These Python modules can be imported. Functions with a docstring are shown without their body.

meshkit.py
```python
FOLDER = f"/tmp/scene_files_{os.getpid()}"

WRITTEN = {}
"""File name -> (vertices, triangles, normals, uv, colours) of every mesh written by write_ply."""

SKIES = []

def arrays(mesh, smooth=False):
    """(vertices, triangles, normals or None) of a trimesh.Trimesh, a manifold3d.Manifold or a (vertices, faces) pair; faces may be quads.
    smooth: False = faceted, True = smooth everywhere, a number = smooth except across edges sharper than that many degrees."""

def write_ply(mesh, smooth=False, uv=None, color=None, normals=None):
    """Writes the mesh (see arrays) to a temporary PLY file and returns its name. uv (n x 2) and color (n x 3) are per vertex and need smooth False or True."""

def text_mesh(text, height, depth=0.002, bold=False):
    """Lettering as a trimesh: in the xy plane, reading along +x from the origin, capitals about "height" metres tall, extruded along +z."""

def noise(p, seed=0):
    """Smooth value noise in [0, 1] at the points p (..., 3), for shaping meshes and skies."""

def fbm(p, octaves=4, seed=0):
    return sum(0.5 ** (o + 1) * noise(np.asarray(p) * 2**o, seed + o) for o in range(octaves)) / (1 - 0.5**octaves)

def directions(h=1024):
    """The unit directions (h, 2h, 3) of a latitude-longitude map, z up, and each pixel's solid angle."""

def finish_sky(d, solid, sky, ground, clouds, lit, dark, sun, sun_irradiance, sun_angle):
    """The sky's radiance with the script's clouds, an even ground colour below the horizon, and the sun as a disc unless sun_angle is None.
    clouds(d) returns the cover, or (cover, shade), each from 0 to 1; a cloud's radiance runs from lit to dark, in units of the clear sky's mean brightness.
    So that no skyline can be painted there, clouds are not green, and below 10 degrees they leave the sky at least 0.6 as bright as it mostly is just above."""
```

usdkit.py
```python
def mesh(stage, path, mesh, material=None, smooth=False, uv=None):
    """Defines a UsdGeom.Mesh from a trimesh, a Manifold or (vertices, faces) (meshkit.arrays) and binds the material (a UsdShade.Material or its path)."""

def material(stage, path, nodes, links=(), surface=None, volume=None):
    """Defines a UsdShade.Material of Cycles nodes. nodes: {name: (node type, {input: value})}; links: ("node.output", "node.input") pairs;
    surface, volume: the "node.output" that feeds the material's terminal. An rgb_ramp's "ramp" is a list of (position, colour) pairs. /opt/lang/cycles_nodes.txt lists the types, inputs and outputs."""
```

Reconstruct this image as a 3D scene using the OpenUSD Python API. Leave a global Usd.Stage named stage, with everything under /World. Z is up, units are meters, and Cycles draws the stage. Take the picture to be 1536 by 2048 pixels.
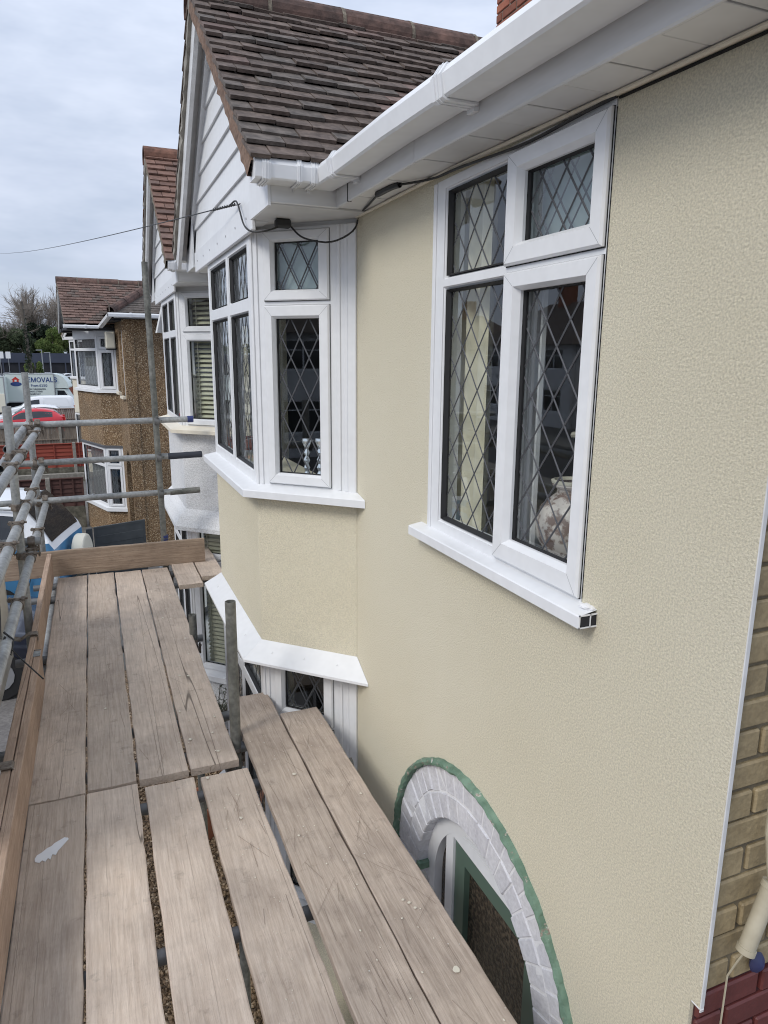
import math, numpy as np, trimesh, shapely, usdkit, meshkit
from shapely.geometry import Polygon, Point, box as sbox, LineString
from pxr import Usd, UsdGeom, UsdLux, UsdShade, Gf, Sdf

stage = Usd.Stage.CreateInMemory()
UsdGeom.SetStageUpAxis(stage, 'Z'); UsdGeom.SetStageMetersPerUnit(stage, 1.0)
UsdGeom.Xform.Define(stage, '/World'); UsdGeom.Scope.Define(stage, '/World/Looks')
rng = np.random.default_rng(7)
Z0 = 4.2                                   # the lens is 4.2 m above the drive; all heights below are written relative to the lens

# ------------------------------------------------------------------ camera
cam = UsdGeom.Camera.Define(stage, '/World/camera')
CX = np.array([0.92478038, -0.38043485, 0.00711082]); CD = np.array([-0.07631683, -0.20375833, -0.97604215]); CF = np.array([0.37276934, 0.90208196, -0.21746529])
m4 = np.eye(4); m4[0, :3] = CX; m4[1, :3] = -CD; m4[2, :3] = -CF; m4[3, :3] = (0, 0, Z0)
cam.AddTransformOp().Set(Gf.Matrix4d(m4.tolist()))
cam.CreateHorizontalApertureAttr(36.0); cam.CreateVerticalApertureAttr(48.0)
cam.CreateFocalLengthAttr(36.0 * 1399.0 / 1536.0)
cam.CreateClippingRangeAttr((0.05, 5000.0))
cam.CreateExposureAttr(0.33)

# ------------------------------------------------------------------ sky and sun (bright high overcast)
SUN_EL, SUN_ROT = math.radians(41), math.radians(-112)    # sun high over the street, to the left and a little behind the camera
sd = np.array([math.sin(SUN_ROT) * math.cos(SUN_EL), math.cos(SUN_ROT) * math.cos(SUN_EL), math.sin(SUN_EL)])
usdkit.material(stage, '/World/Looks/sky', {
    'sky': ('sky_texture', {'sky_type': 'single_scattering', 'sun_disc': False, 'sun_elevation': SUN_EL, 'sun_rotation': SUN_ROT, 'air_density': 1.0, 'aerosol_density': 1.6}),
    'tc': ('texture_coordinate', {}),
    'mp': ('mapping', {'scale': (1.3, 1.3, 4.2), 'location': (0.35, 0.2, 0.1)}),
    'n1': ('noise_texture', {'scale': 1.7, 'detail': 7.0, 'roughness': 0.55, 'distortion': 0.3}),
    'r1': ('rgb_ramp', {'ramp': [(0.0, (0.5,) * 3), (0.34, (0.78,) * 3), (0.55, (1, 1, 1)), (1.0, (1, 1, 1))]}),
    'mp2': ('mapping', {'scale': (1.5, 1.5, 5.5), 'location': (1.7, 0.9, 0.3)}),
    'n2': ('noise_texture', {'scale': 2.6, 'detail': 8.0, 'roughness': 0.58}),
    'r2': ('rgb_ramp', {'ramp': [(0.0, (4.3, 5.0, 6.5)), (0.38, (5.0, 5.7, 7.1)), (0.60, (6.1, 6.75, 8.1)), (1.0, (7.0, 7.5, 8.6))]}),
    'mix': ('mix_color', {'blend_type': 'mix', 'use_clamp': False}),
    'sx': ('separate_xyz', {}), 'zen': ('map_range', {'from_min': 0.0, 'from_max': 1.0, 'to_min': 0.84, 'to_max': 1.28, 'clamp': True}), 'cz': ('combine_xyz', {}), 'mz': ('mix_color', {'blend_type': 'multiply', 'fac': 1.0, 'use_clamp': False}),
    'bg': ('background_shader', {'strength': 0.1}),
}, [('tc.generated', 'mp.vector'), ('mp.vector', 'n1.vector'), ('n1.fac', 'r1.fac'), ('tc.generated', 'mp2.vector'), ('mp2.vector', 'n2.vector'), ('n2.fac', 'r2.fac'),
    ('r1.color', 'mix.fac'), ('sky.color', 'mix.a'), ('r2.color', 'mix.b'), ('tc.generated', 'sx.vector'), ('sx.z', 'zen.value'), ('zen.result', 'cz.x'), ('zen.result', 'cz.y'), ('zen.result', 'cz.z'), ('mix.result', 'mz.a'), ('cz.vector', 'mz.b'), ('mz.result', 'bg.color')], surface='bg.background')
dome = UsdLux.DomeLight.Define(stage, '/World/sky')
UsdShade.MaterialBindingAPI.Apply(dome.GetPrim()).Bind(UsdShade.Material.Get(stage, '/World/Looks/sky'))
dome.GetPrim().SetCustomDataByKey('kind', 'structure')
sun = UsdLux.DistantLight.Define(stage, '/World/sun')
sun.CreateIntensityAttr(0.4); sun.CreateAngleAttr(22.0); sun.CreateColorAttr((1.0, 0.96, 0.9)); sun.GetPrim().CreateAttribute('inputs:normalize', Sdf.ValueTypeNames.Bool).Set(True)
zax = sd; xax = np.cross([0, 0, 1.0], zax); xax /= np.linalg.norm(xax); yax = np.cross(zax, xax)
s4 = np.eye(4); s4[0, :3] = xax; s4[1, :3] = yax; s4[2, :3] = zax
sun.AddTransformOp().Set(Gf.Matrix4d(s4.tolist()))

# ------------------------------------------------------------------ materials
M = {}
def mat(name, nodes, links, surface='p.BSDF', volume=None):
    M[name] = usdkit.material(stage, '/World/Looks/' + name, nodes, links, surface=surface, volume=volume); return name
def plain(name, col, rough=0.5, metallic=0.0, spec=0.5, **k):
    return mat(name, {'p': ('principled_bsdf', {'base_color': col, 'roughness': rough, 'metallic': metallic, 'specular_ior_level': spec, **k})}, [])
def noisy(name, c1, c2, scale=8.0, rough=0.6, bump=None, dist=0.003, strength=0.6, detail=5.0, metallic=0.0, vary=0.0, stretch=(1, 1, 1), fine=None, spec=0.5, lo=0.3, hi=0.7, brough=0.55):
    """base colour wandering between c1 and c2; bump: scale of the relief; vary: brightness change from object to object"""
    n = {'g': ('geometry', {}), 'mp': ('mapping', {'scale': stretch}), 'n': ('noise_texture', {'scale': scale, 'detail': detail, 'roughness': 0.6}),
         'r': ('rgb_ramp', {'ramp': [(0, c1), (lo, c1), (hi, c2), (1, c2)]}), 'p': ('principled_bsdf', {'roughness': rough, 'metallic': metallic, 'specular_ior_level': spec})}
    l = [('g.position', 'mp.vector'), ('mp.vector', 'n.vector'), ('n.fac', 'r.fac')]
    out = 'r.color'
    if vary:
        n['oi'] = ('object_info', {}); n['mr'] = ('map_range', {'to_min': 1 - vary, 'to_max': 1 + vary}); n['h'] = ('hsv', {})
        l += [('oi.random', 'mr.value'), ('mr.result', 'h.value'), (out, 'h.color')]; out = 'h.color'
    if fine:
        n['f'] = ('noise_texture', {'scale': fine[0], 'detail': 3.0}); n['fr'] = ('rgb_ramp', {'ramp': [(0, (fine[1],) * 3), (0.35, (fine[1],) * 3), (0.65, (1, 1, 1)), (1, (1, 1, 1))]}); n['fm'] = ('mix_color', {'blend_type': 'multiply', 'fac': 1.0})
        l += [('mp.vector', 'f.vector'), ('f.fac', 'fr.fac'), (out, 'fm.a'), ('fr.color', 'fm.b')]; out = 'fm.result'
    l.append((out, 'p.base_color'))
    if bump:
        n['bn'] = ('noise_texture', {'scale': bump, 'detail': 5.0, 'roughness': brough}); n['b'] = ('bump', {'strength': strength, 'distance': dist})
        l += [('g.position', 'bn.vector'), ('bn.fac', 'b.height'), ('b.normal', 'p.normal')]
    return mat(name, n, l)

noisy('cream_render', (0.765, 0.705, 0.54), (0.82, 0.765, 0.605), 0.9, 0.85, bump=150.0, dist=0.0075, strength=0.9, brough=0.72, fine=(190.0, 0.76), spec=0.25)
noisy('white_roughcast', (0.74, 0.75, 0.76), (0.78, 0.78, 0.78), 2.0, 0.85, bump=75.0, dist=0.012, strength=0.9, fine=(75.0, 0.8))
noisy('smooth_cream', (0.60, 0.56, 0.46), (0.66, 0.62, 0.52), 3.0, 0.7)
noisy('upvc', (0.72, 0.73, 0.745), (0.775, 0.785, 0.795), 1.6, 0.36, spec=0.45, fine=(22.0, 0.96))
noisy('upvc_worn', (0.56, 0.56, 0.555), (0.70, 0.70, 0.70), 3.0, 0.45, stretch=(1, 1, 6))
noisy('cream_sill', (0.68, 0.62, 0.50), (0.74, 0.69, 0.58), 6.0, 0.5)
plain('scratch', (0.22, 0.17, 0.135), 0.9)
plain('dark_gap', (0.012, 0.012, 0.012), 0.9)
plain('black_gasket', (0.015, 0.015, 0.016), 0.6)
plain('lead', (0.075, 0.078, 0.085), 0.55, 0.2)
noisy('cable_black', (0.012, 0.012, 0.013), (0.03, 0.03, 0.03), 20.0, 0.5)
noisy('steel', (0.26, 0.265, 0.26), (0.47, 0.48, 0.47), 6.0, 0.5, bump=120.0, dist=0.0006, metallic=0.45, vary=0.12, fine=(45.0, 0.72))
noisy('steel_old', (0.13, 0.135, 0.12), (0.27, 0.27, 0.245), 7.0, 0.6, bump=90.0, dist=0.0008, metallic=0.3, fine=(40.0, 0.65))
noisy('rust', (0.10, 0.075, 0.055), (0.25, 0.22, 0.19), 45.0, 0.7, bump=200.0, dist=0.001, metallic=0.3)
plain('blue_tape', (0.03, 0.045, 0.16), 0.5)
noisy('tile_brown', (0.082, 0.061, 0.050), (0.195, 0.15, 0.125), 13.0, 0.85, bump=110.0, dist=0.004, vary=0.14, fine=(34.0, 0.62))
noisy('tile_pink', (0.13, 0.09, 0.076), (0.24, 0.17, 0.145), 5.0, 0.85, bump=110.0, dist=0.004, vary=0.15, fine=(30.0, 0.65))
noisy('tile_grey', (0.085, 0.073, 0.063), (0.205, 0.172, 0.15), 13.0, 0.85, bump=110.0, dist=0.004, vary=0.12, fine=(30.0, 0.62))
noisy('tile_orange', (0.17, 0.095, 0.07), (0.25, 0.145, 0.11), 5.0, 0.85, bump=120.0, dist=0.002, vary=0.25, fine=(30.0, 0.7))
noisy('tile_red', (0.145, 0.09, 0.07), (0.225, 0.145, 0.118), 5.0, 0.85, bump=120.0, dist=0.002, vary=0.22, fine=(30.0, 0.7))
noisy('ridge_clay', (0.075, 0.05, 0.042), (0.20, 0.115, 0.09), 5.0, 0.85, bump=110.0, dist=0.003, vary=0.2, fine=(22.0, 0.55))
noisy('ridge_orange', (0.16, 0.075, 0.05), (0.27, 0.13, 0.085), 5.0, 0.85, bump=110.0, dist=0.003, vary=0.15, fine=(22.0, 0.6))
noisy('mortar_old', (0.16, 0.13, 0.10), (0.30, 0.26, 0.20), 25.0, 0.95, bump=90.0, dist=0.006, fine=(60.0, 0.6))
noisy('verge_mortar', (0.17, 0.105, 0.075), (0.27, 0.18, 0.13), 14.0, 0.95, bump=70.0, dist=0.006, fine=(50.0, 0.65))
noisy('moss', (0.03, 0.04, 0.012), (0.07, 0.075, 0.03), 30.0, 0.95, bump=70.0, dist=0.008)
noisy('brick_tan', (0.28, 0.215, 0.118), (0.38, 0.30, 0.175), 14.0, 0.6, bump=70.0, dist=0.004, vary=0.12, fine=(80.0, 0.8))
noisy('brick_maroon', (0.095, 0.024, 0.022), (0.14, 0.038, 0.034), 14.0, 0.5, bump=60.0, dist=0.003, vary=0.1)
noisy('joint_tan', (0.14, 0.115, 0.075), (0.23, 0.19, 0.125), 20.0, 0.9, bump=60.0, dist=0.004)
noisy('joint_maroon', (0.045, 0.014, 0.016), (0.06, 0.02, 0.022), 20.0, 0.7)
noisy('brick_red', (0.21, 0.065, 0.04), (0.30, 0.11, 0.065), 12.0, 0.85, bump=60.0, dist=0.003, vary=0.25)
noisy('joint_red', (0.14, 0.11, 0.09), (0.20, 0.16, 0.13), 20.0, 0.95)
noisy('white_brick', (0.56, 0.56, 0.60), (0.66, 0.66, 0.68), 14.0, 0.7, bump=60.0, dist=0.004, vary=0.06, fine=(60.0, 0.86))
noisy('white_joint', (0.66, 0.66, 0.68), (0.74, 0.74, 0.75), 14.0, 0.85, bump=60.0, dist=0.004)
mat('green_paint', {'g': ('geometry', {}), 'n': ('noise_texture', {'scale': 18.0, 'detail': 5.0}), 'r': ('rgb_ramp', {'ramp': [(0, (0.095, 0.165, 0.115)), (0.35, (0.095, 0.165, 0.115)), (0.65, (0.17, 0.265, 0.195)), (1, (0.17, 0.265, 0.195))]}),
    'c': ('noise_texture', {'scale': 26.0, 'detail': 6.0, 'roughness': 0.65}), 'cr': ('map_range', {'from_min': 0.385, 'from_max': 0.405, 'to_min': 1.0, 'to_max': 0.0, 'clamp': True}), 'cc': ('noise_texture', {'scale': 60.0}), 'ccr': ('rgb_ramp', {'ramp': [(0, (0.12, 0.08, 0.06)), (0.5, (0.22, 0.18, 0.14)), (0.62, (0.5, 0.48, 0.44)), (1, (0.6, 0.58, 0.55))]}),
    'm': ('mix_color', {'blend_type': 'mix'}), 'bn': ('noise_texture', {'scale': 60.0, 'detail': 4.0}), 'b': ('bump', {'distance': 0.006, 'strength': 0.8}), 'p': ('principled_bsdf', {'roughness': 0.75})},
    [('g.position', 'n.vector'), ('n.fac', 'r.fac'), ('g.position', 'c.vector'), ('c.fac', 'cr.value'), ('g.position', 'cc.vector'), ('cc.fac', 'ccr.fac'), ('cr.result', 'm.fac'), ('r.color', 'm.a'), ('ccr.color', 'm.b'), ('m.result', 'p.base_color'), ('g.position', 'bn.vector'), ('bn.fac', 'b.height'), ('b.normal', 'p.normal')])
plain('green_frame', (0.085, 0.135, 0.105), 0.4)
noisy('galv_dark', (0.12, 0.125, 0.125), (0.22, 0.22, 0.22), 9.0, 0.5, metallic=0.4)
noisy('block_paving', (0.15, 0.14, 0.135), (0.24, 0.225, 0.21), 3.0, 0.9, bump=60.0, dist=0.004, fine=(25.0, 0.7))
noisy('ground', (0.13, 0.125, 0.115), (0.20, 0.19, 0.175), 0.6, 0.95, bump=20.0, dist=0.01, fine=(6.0, 0.7))
noisy('asphalt', (0.045, 0.045, 0.047), (0.075, 0.075, 0.075), 2.0, 0.9, bump=80.0, dist=0.003)
noisy('concrete', (0.23, 0.215, 0.185), (0.37, 0.345, 0.30), 6.0, 0.9, bump=40.0, dist=0.003, fine=(20.0, 0.75))
noisy('concrete_mossy', (0.09, 0.085, 0.06), (0.24, 0.22, 0.17), 4.0, 0.95, fine=(14.0, 0.6))
noisy('fence_grey', (0.15, 0.12, 0.095), (0.27, 0.225, 0.18), 5.0, 0.85, vary=0.18, stretch=(6, 6, 0.6))
noisy('fence_red', (0.21, 0.036, 0.021), (0.30, 0.06, 0.036), 5.0, 0.8, vary=0.12, stretch=(0.6, 6, 6))
noisy('fence_brown', (0.055, 0.022, 0.017), (0.095, 0.042, 0.034), 5.0, 0.8, vary=0.14, stretch=(0.6, 6, 6))
noisy('slate_paint', (0.045, 0.052, 0.057), (0.07, 0.078, 0.083), 5.0, 0.6, vary=0.1)
noisy('bark', (0.06, 0.05, 0.04), (0.12, 0.105, 0.085), 4.0, 0.9)
noisy('twig', (0.20, 0.17, 0.14), (0.30, 0.26, 0.22), 1.0, 0.9)
for nm, c1, c2 in (('leaf_light', (0.085, 0.13, 0.035), (0.15, 0.19, 0.06)), ('leaf_dark', (0.012, 0.022, 0.012), (0.03, 0.045, 0.025)), ('leaf_mid', (0.07, 0.095, 0.05), (0.12, 0.145, 0.08)), ('olive_leaf', (0.07, 0.085, 0.06), (0.13, 0.15, 0.115))):
    mat(nm, {'g': ('geometry', {}), 'n': ('noise_texture', {'scale': 0.5 if nm != 'olive_leaf' else 40.0, 'detail': 4.0}), 'r': ('rgb_ramp', {'ramp': [(0, c1), (0.35, c1), (0.65, c2), (1, c2)]}),
             'd': ('principled_bsdf', {'roughness': 0.7, 'specular_ior_level': 0.25}), 't': ('translucent_bsdf', {}), 'm': ('mix_closure', {'fac': 0.25})},
        [('g.position', 'n.vector'), ('n.fac', 'r.fac'), ('r.color', 'd.base_color'), ('r.color', 't.color'), ('d.BSDF', 'm.closure1'), ('t.BSDF', 'm.closure2')], surface='m.closure')
mat('glass', {'w': ('layer_weight', {'blend': 0.5}), 'e': ('math', {'math_type': 'power', 'value2': 4.0}), 's': ('math', {'math_type': 'multiply_add', 'value2': 0.88, 'value3': 0.085}), 't': ('transparent_bsdf', {'color': (0.90, 0.93, 0.925)}), 'g': ('glossy_bsdf', {'color': (0.92, 0.95, 0.98), 'roughness': 0.0}), 'm': ('mix_closure', {})},
    [('w.facing', 'e.value1'), ('e.value', 's.value1'), ('s.value', 'm.fac'), ('t.BSDF', 'm.closure1'), ('g.BSDF', 'm.closure2')], surface='m.closure')
mat('obscure_glass', {'g': ('geometry', {}), 'n': ('noise_texture', {'scale': 55.0, 'detail': 3.0}), 'b': ('bump', {'distance': 0.01, 'strength': 0.7}),
                      'r': ('rgb_ramp', {'ramp': [(0, (0.004, 0.003, 0.003)), (0.45, (0.02, 0.016, 0.012)), (0.6, (0.085, 0.065, 0.045)), (1, (0.13, 0.10, 0.075))]}), 'p': ('principled_bsdf', {'roughness': 0.22})},
    [('g.position', 'n.vector'), ('n.fac', 'b.height'), ('n.fac', 'r.fac'), ('r.color', 'p.base_color'), ('b.normal', 'p.normal')])
plain('car_glass', (0.01, 0.012, 0.014), 0.05, 0.0, 0.8)
plain('tyre', (0.015, 0.015, 0.015), 0.8)
plain('alloy', (0.45, 0.46, 0.47), 0.35, 0.7)
for nm, c in (('paint_red', (0.55, 0.014, 0.025)), ('paint_white', (0.76, 0.77, 0.78)), ('paint_navy', (0.008, 0.011, 0.022)), ('paint_blue', (0.075, 0.23, 0.42)), ('paint_silver', (0.42, 0.44, 0.47)), ('paint_dark', (0.03, 0.03, 0.035))):
    plain(nm, c, 0.25, 0.0, 0.5, coat_weight=0.6, coat_roughness=0.06)
plain('truck_white', (0.55, 0.61, 0.58), 0.45)
plain('cream_paint', (0.70, 0.67, 0.56), 0.4)
plain('chrome', (0.6, 0.6, 0.6), 0.15, 1.0)
plain('rubber_black', (0.02, 0.02, 0.02), 0.6)
plain('lamp_red', (0.4, 0.01, 0.01), 0.2)
plain('print_blue', (0.02, 0.05, 0.17), 0.5); plain('print_red', (0.45, 0.03, 0.02), 0.5); plain('print_black', (0.03, 0.035, 0.05), 0.6)
noisy('shed_blue', (0.028, 0.036, 0.06), (0.05, 0.06, 0.09), 0.15, 0.6)
plain('shed_dark', (0.012, 0.013, 0.018), 0.7)
plain('lamp_grey', (0.3, 0.31, 0.32), 0.5, 0.3)
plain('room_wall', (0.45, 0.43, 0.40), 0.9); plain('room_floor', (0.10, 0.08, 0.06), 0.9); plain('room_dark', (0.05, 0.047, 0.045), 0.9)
noisy('roller_teal', (0.46, 0.56, 0.56), (0.52, 0.61, 0.61), 3.0, 0.9)
noisy('curtain_cream', (0.64, 0.60, 0.46), (0.74, 0.70, 0.56), 3.0, 0.9)
mat('net', {'d': ('diffuse_bsdf', {'color': (0.62, 0.62, 0.62)}), 't': ('translucent_bsdf', {'color': (0.5, 0.5, 0.5)}), 'm': ('mix_closure', {'fac': 0.5})}, [('d.BSDF', 'm.closure1'), ('t.BSDF', 'm.closure2')], surface='m.closure')
noisy('blind_slat', (0.60, 0.58, 0.42), (0.68, 0.66, 0.50), 3.0, 0.6)
noisy('vase_china', (0.24, 0.17, 0.15), (0.66, 0.60, 0.56), 22.0, 0.3, lo=0.44, hi=0.52)
plain('crystal', (0.85, 0.87, 0.9), 0.08, 0.75)
noisy('terracotta', (0.24, 0.09, 0.05), (0.33, 0.14, 0.085), 8.0, 0.85)
plain('soil', (0.04, 0.028, 0.02), 0.95)
noisy('opp_wall', (0.56, 0.56, 0.57), (0.62, 0.62, 0.62), 0.8, 0.9)
noisy('sheet_cream', (0.55, 0.53, 0.46), (0.62, 0.60, 0.53), 3.0, 0.5)
plain('white_pipe', (0.72, 0.73, 0.74), 0.35)
plain('pot_blue', (0.03, 0.035, 0.10), 0.4)
noisy('fitting_tan', (0.38, 0.34, 0.25), (0.46, 0.42, 0.32), 20.0, 0.6)

# pebbledash: small bright and brown stones
mat('pebbledash', {'g': ('geometry', {}), 'v': ('voronoi_texture', {'scale': 80.0}), 's': ('separate_color', {'color_type': 'hsv'}),
                   'r': ('rgb_ramp', {'ramp': [(0, (0.085, 0.048, 0.025)), (0.35, (0.17, 0.105, 0.055)), (0.62, (0.25, 0.165, 0.088)), (0.86, (0.32, 0.22, 0.125)), (0.93, (0.52, 0.42, 0.28)), (1, (0.62, 0.52, 0.38))]}),
                   'wn': ('white_noise_texture', {}), 'n': ('noise_texture', {'scale': 1.2, 'detail': 4.0}), 'nr': ('rgb_ramp', {'ramp': [(0, (0.75,) * 3), (0.35, (0.8,) * 3), (0.65, (1.1, 1.06, 1.0)), (1, (1.1, 1.06, 1))]}), 'mx': ('mix_color', {'blend_type': 'multiply', 'fac': 1.0, 'use_clamp': False}),
                   'b': ('bump', {'distance': 0.01, 'strength': 0.8, 'invert': True}), 'p': ('principled_bsdf', {'roughness': 0.8})},
    [('g.position', 'v.vector'), ('v.color', 'wn.vector'), ('wn.value', 'r.fac'), ('g.position', 'n.vector'), ('n.fac', 'nr.fac'), ('r.color', 'mx.a'), ('nr.color', 'mx.b'), ('mx.result', 'p.base_color'), ('v.distance', 'b.height'), ('b.normal', 'p.normal')])
mat('shingle', {'g': ('geometry', {}), 'v': ('voronoi_texture', {'scale': 46.0}), 'wn': ('white_noise_texture', {}),
                'r': ('rgb_ramp', {'ramp': [(0, (0.05, 0.033, 0.02)), (0.5, (0.15, 0.10, 0.06)), (0.85, (0.24, 0.17, 0.105)), (1, (0.42, 0.34, 0.25))]}),
                'b': ('bump', {'distance': 0.02, 'strength': 1.0, 'invert': True}), 'p': ('principled_bsdf', {'roughness': 0.85})},
    [('g.position', 'v.vector'), ('v.color', 'wn.vector'), ('wn.value', 'r.fac'), ('r.color', 'p.base_color'), ('v.distance', 'b.height'), ('b.normal', 'p.normal')])

def wood(name, axis, dark, light, tint):
    """weathered sawn softwood: long grain along the axis, splits, stains, paint specks"""
    st = [9.0, 9.0, 9.0]; st['xyz'.index(axis)] = 0.55
    st2 = [3.4, 3.4, 3.4]; st2['xyz'.index(axis)] = 0.035
    nodes = {'g': ('geometry', {}), 'oi': ('object_info', {}), 'cv': ('combine_xyz', {}), 'off': ('vector_math', {'math_type': 'scale', 'scale': 37.0}), 'ad': ('vector_math', {'math_type': 'add'}),
             'mp': ('mapping', {'scale': st}), 'mp2': ('mapping', {'scale': st2}),
             'gr': ('noise_texture', {'scale': 9.0, 'detail': 9.0, 'roughness': 0.68, 'distortion': 0.35}),
             'grr': ('rgb_ramp', {'ramp': [(0, dark), (0.34, dark), (0.5, tuple((a + b) / 2 for a, b in zip(dark, light))), (0.66, light), (1, light)]}),
             'bl': ('noise_texture', {'scale': 2.6, 'detail': 7.0, 'roughness': 0.66}), 'blr': ('rgb_ramp', {'ramp': [(0, (0.50, 0.50, 0.51)), (0.38, (0.76, 0.755, 0.76)), (0.56, (1, 1, 1)), (1, tint)]}), 'm1': ('mix_color', {'blend_type': 'multiply', 'fac': 0.9, 'use_clamp': False}),
             'st': ('noise_texture', {'scale': 14.0, 'detail': 6.0, 'roughness': 0.7}), 'str': ('rgb_ramp', {'ramp': [(0, (0.6,) * 3), (0.3, (0.68,) * 3), (0.42, (1,) * 3), (1, (1,) * 3)]}), 'm2': ('mix_color', {'blend_type': 'multiply', 'fac': 0.75}),
             'cr': ('noise_texture', {'scale': 2.4, 'detail': 0.6, 'roughness': 0.6}), 'c1': ('math', {'math_type': 'subtract', 'value2': 0.5}), 'c2': ('math', {'math_type': 'absolute'}), 'c3': ('map_range', {'from_min': 0.0004, 'from_max': 0.0014, 'to_min': 0.36, 'to_max': 1.0, 'clamp': True}),
             'm3': ('mix_color', {'blend_type': 'multiply', 'fac': 1.0}),
             'sp': ('voronoi_texture', {'scale': 30.0, 'randomness': 1.0}), 'spw': ('white_noise_texture', {}), 'spt': ('math', {'math_type': 'multiply_add', 'value2': 0.20, 'value3': -0.09}), 'sp2': ('math', {'math_type': 'less_than'}), 'spm': ('noise_texture', {'scale': 2.2, 'detail': 2.0}), 'spk': ('math', {'math_type': 'greater_than', 'value2': 0.52}), 'spf': ('math', {'math_type': 'multiply'}),
             'spf2': ('math', {'math_type': 'multiply', 'value2': 0.75}), 'm4': ('mix_color', {'blend_type': 'mix', 'b': (0.58, 0.56, 0.52)}),
             'mr': ('map_range', {'to_min': 0.84, 'to_max': 1.12}), 'h': ('hsv', {}),
             'bh': ('math', {'math_type': 'multiply'}), 'b': ('bump', {'distance': 0.005, 'strength': 0.9}), 'p': ('principled_bsdf', {'roughness': 0.82, 'specular_ior_level': 0.25})}
    links = [('oi.random', 'cv.x'), ('oi.random', 'cv.y'), ('oi.random', 'cv.z'), ('cv.vector', 'off.vector1'), ('g.position', 'ad.vector1'), ('off.vector', 'ad.vector2'), ('ad.vector', 'mp.vector'), ('ad.vector', 'mp2.vector'),
             ('mp.vector', 'gr.vector'), ('gr.fac', 'grr.fac'), ('ad.vector', 'bl.vector'), ('bl.fac', 'blr.fac'), ('grr.color', 'm1.a'), ('blr.color', 'm1.b'),
             ('ad.vector', 'st.vector'), ('st.fac', 'str.fac'), ('m1.result', 'm2.a'), ('str.color', 'm2.b'),
             ('mp2.vector', 'cr.vector'), ('cr.fac', 'c1.value1'), ('c1.value', 'c2.value1'), ('c2.value', 'c3.value'), ('m2.result', 'm3.a'), ('c3.result', 'm3.b'),
             ('ad.vector', 'sp.vector'), ('sp.color', 'spw.vector'), ('spw.value', 'spt.value1'), ('sp.distance', 'sp2.value1'), ('spt.value', 'sp2.value2'), ('ad.vector', 'spm.vector'), ('spm.fac', 'spk.value1'), ('sp2.value', 'spf.value1'), ('spk.value', 'spf.value2'), ('spf.value', 'spf2.value1'),
             ('m3.result', 'm4.a'), ('spf2.value', 'm4.fac'), ('oi.random', 'mr.value'), ('mr.result', 'h.value'), ('m4.result', 'h.color'), ('h.color', 'p.base_color'),
             ('gr.fac', 'bh.value1'), ('c3.result', 'bh.value2'), ('bh.value', 'b.height'), ('b.normal', 'p.normal')]
    mat(name, nodes, links)
wood('board_y', 'y', (0.48, 0.39, 0.315), (0.64, 0.54, 0.45), (1.08, 1.02, 0.96))
wood('board_y_old', 'y', (0.37, 0.30, 0.243), (0.53, 0.445, 0.37), (1.05, 1.02, 0.98))
wood('toe_y', 'y', (0.36, 0.25, 0.18), (0.50, 0.37, 0.28), (1.05, 1.0, 0.95))
wood('toe_x', 'x', (0.27, 0.20, 0.145), (0.42, 0.325, 0.245), (1.05, 1.0, 0.95))

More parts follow.
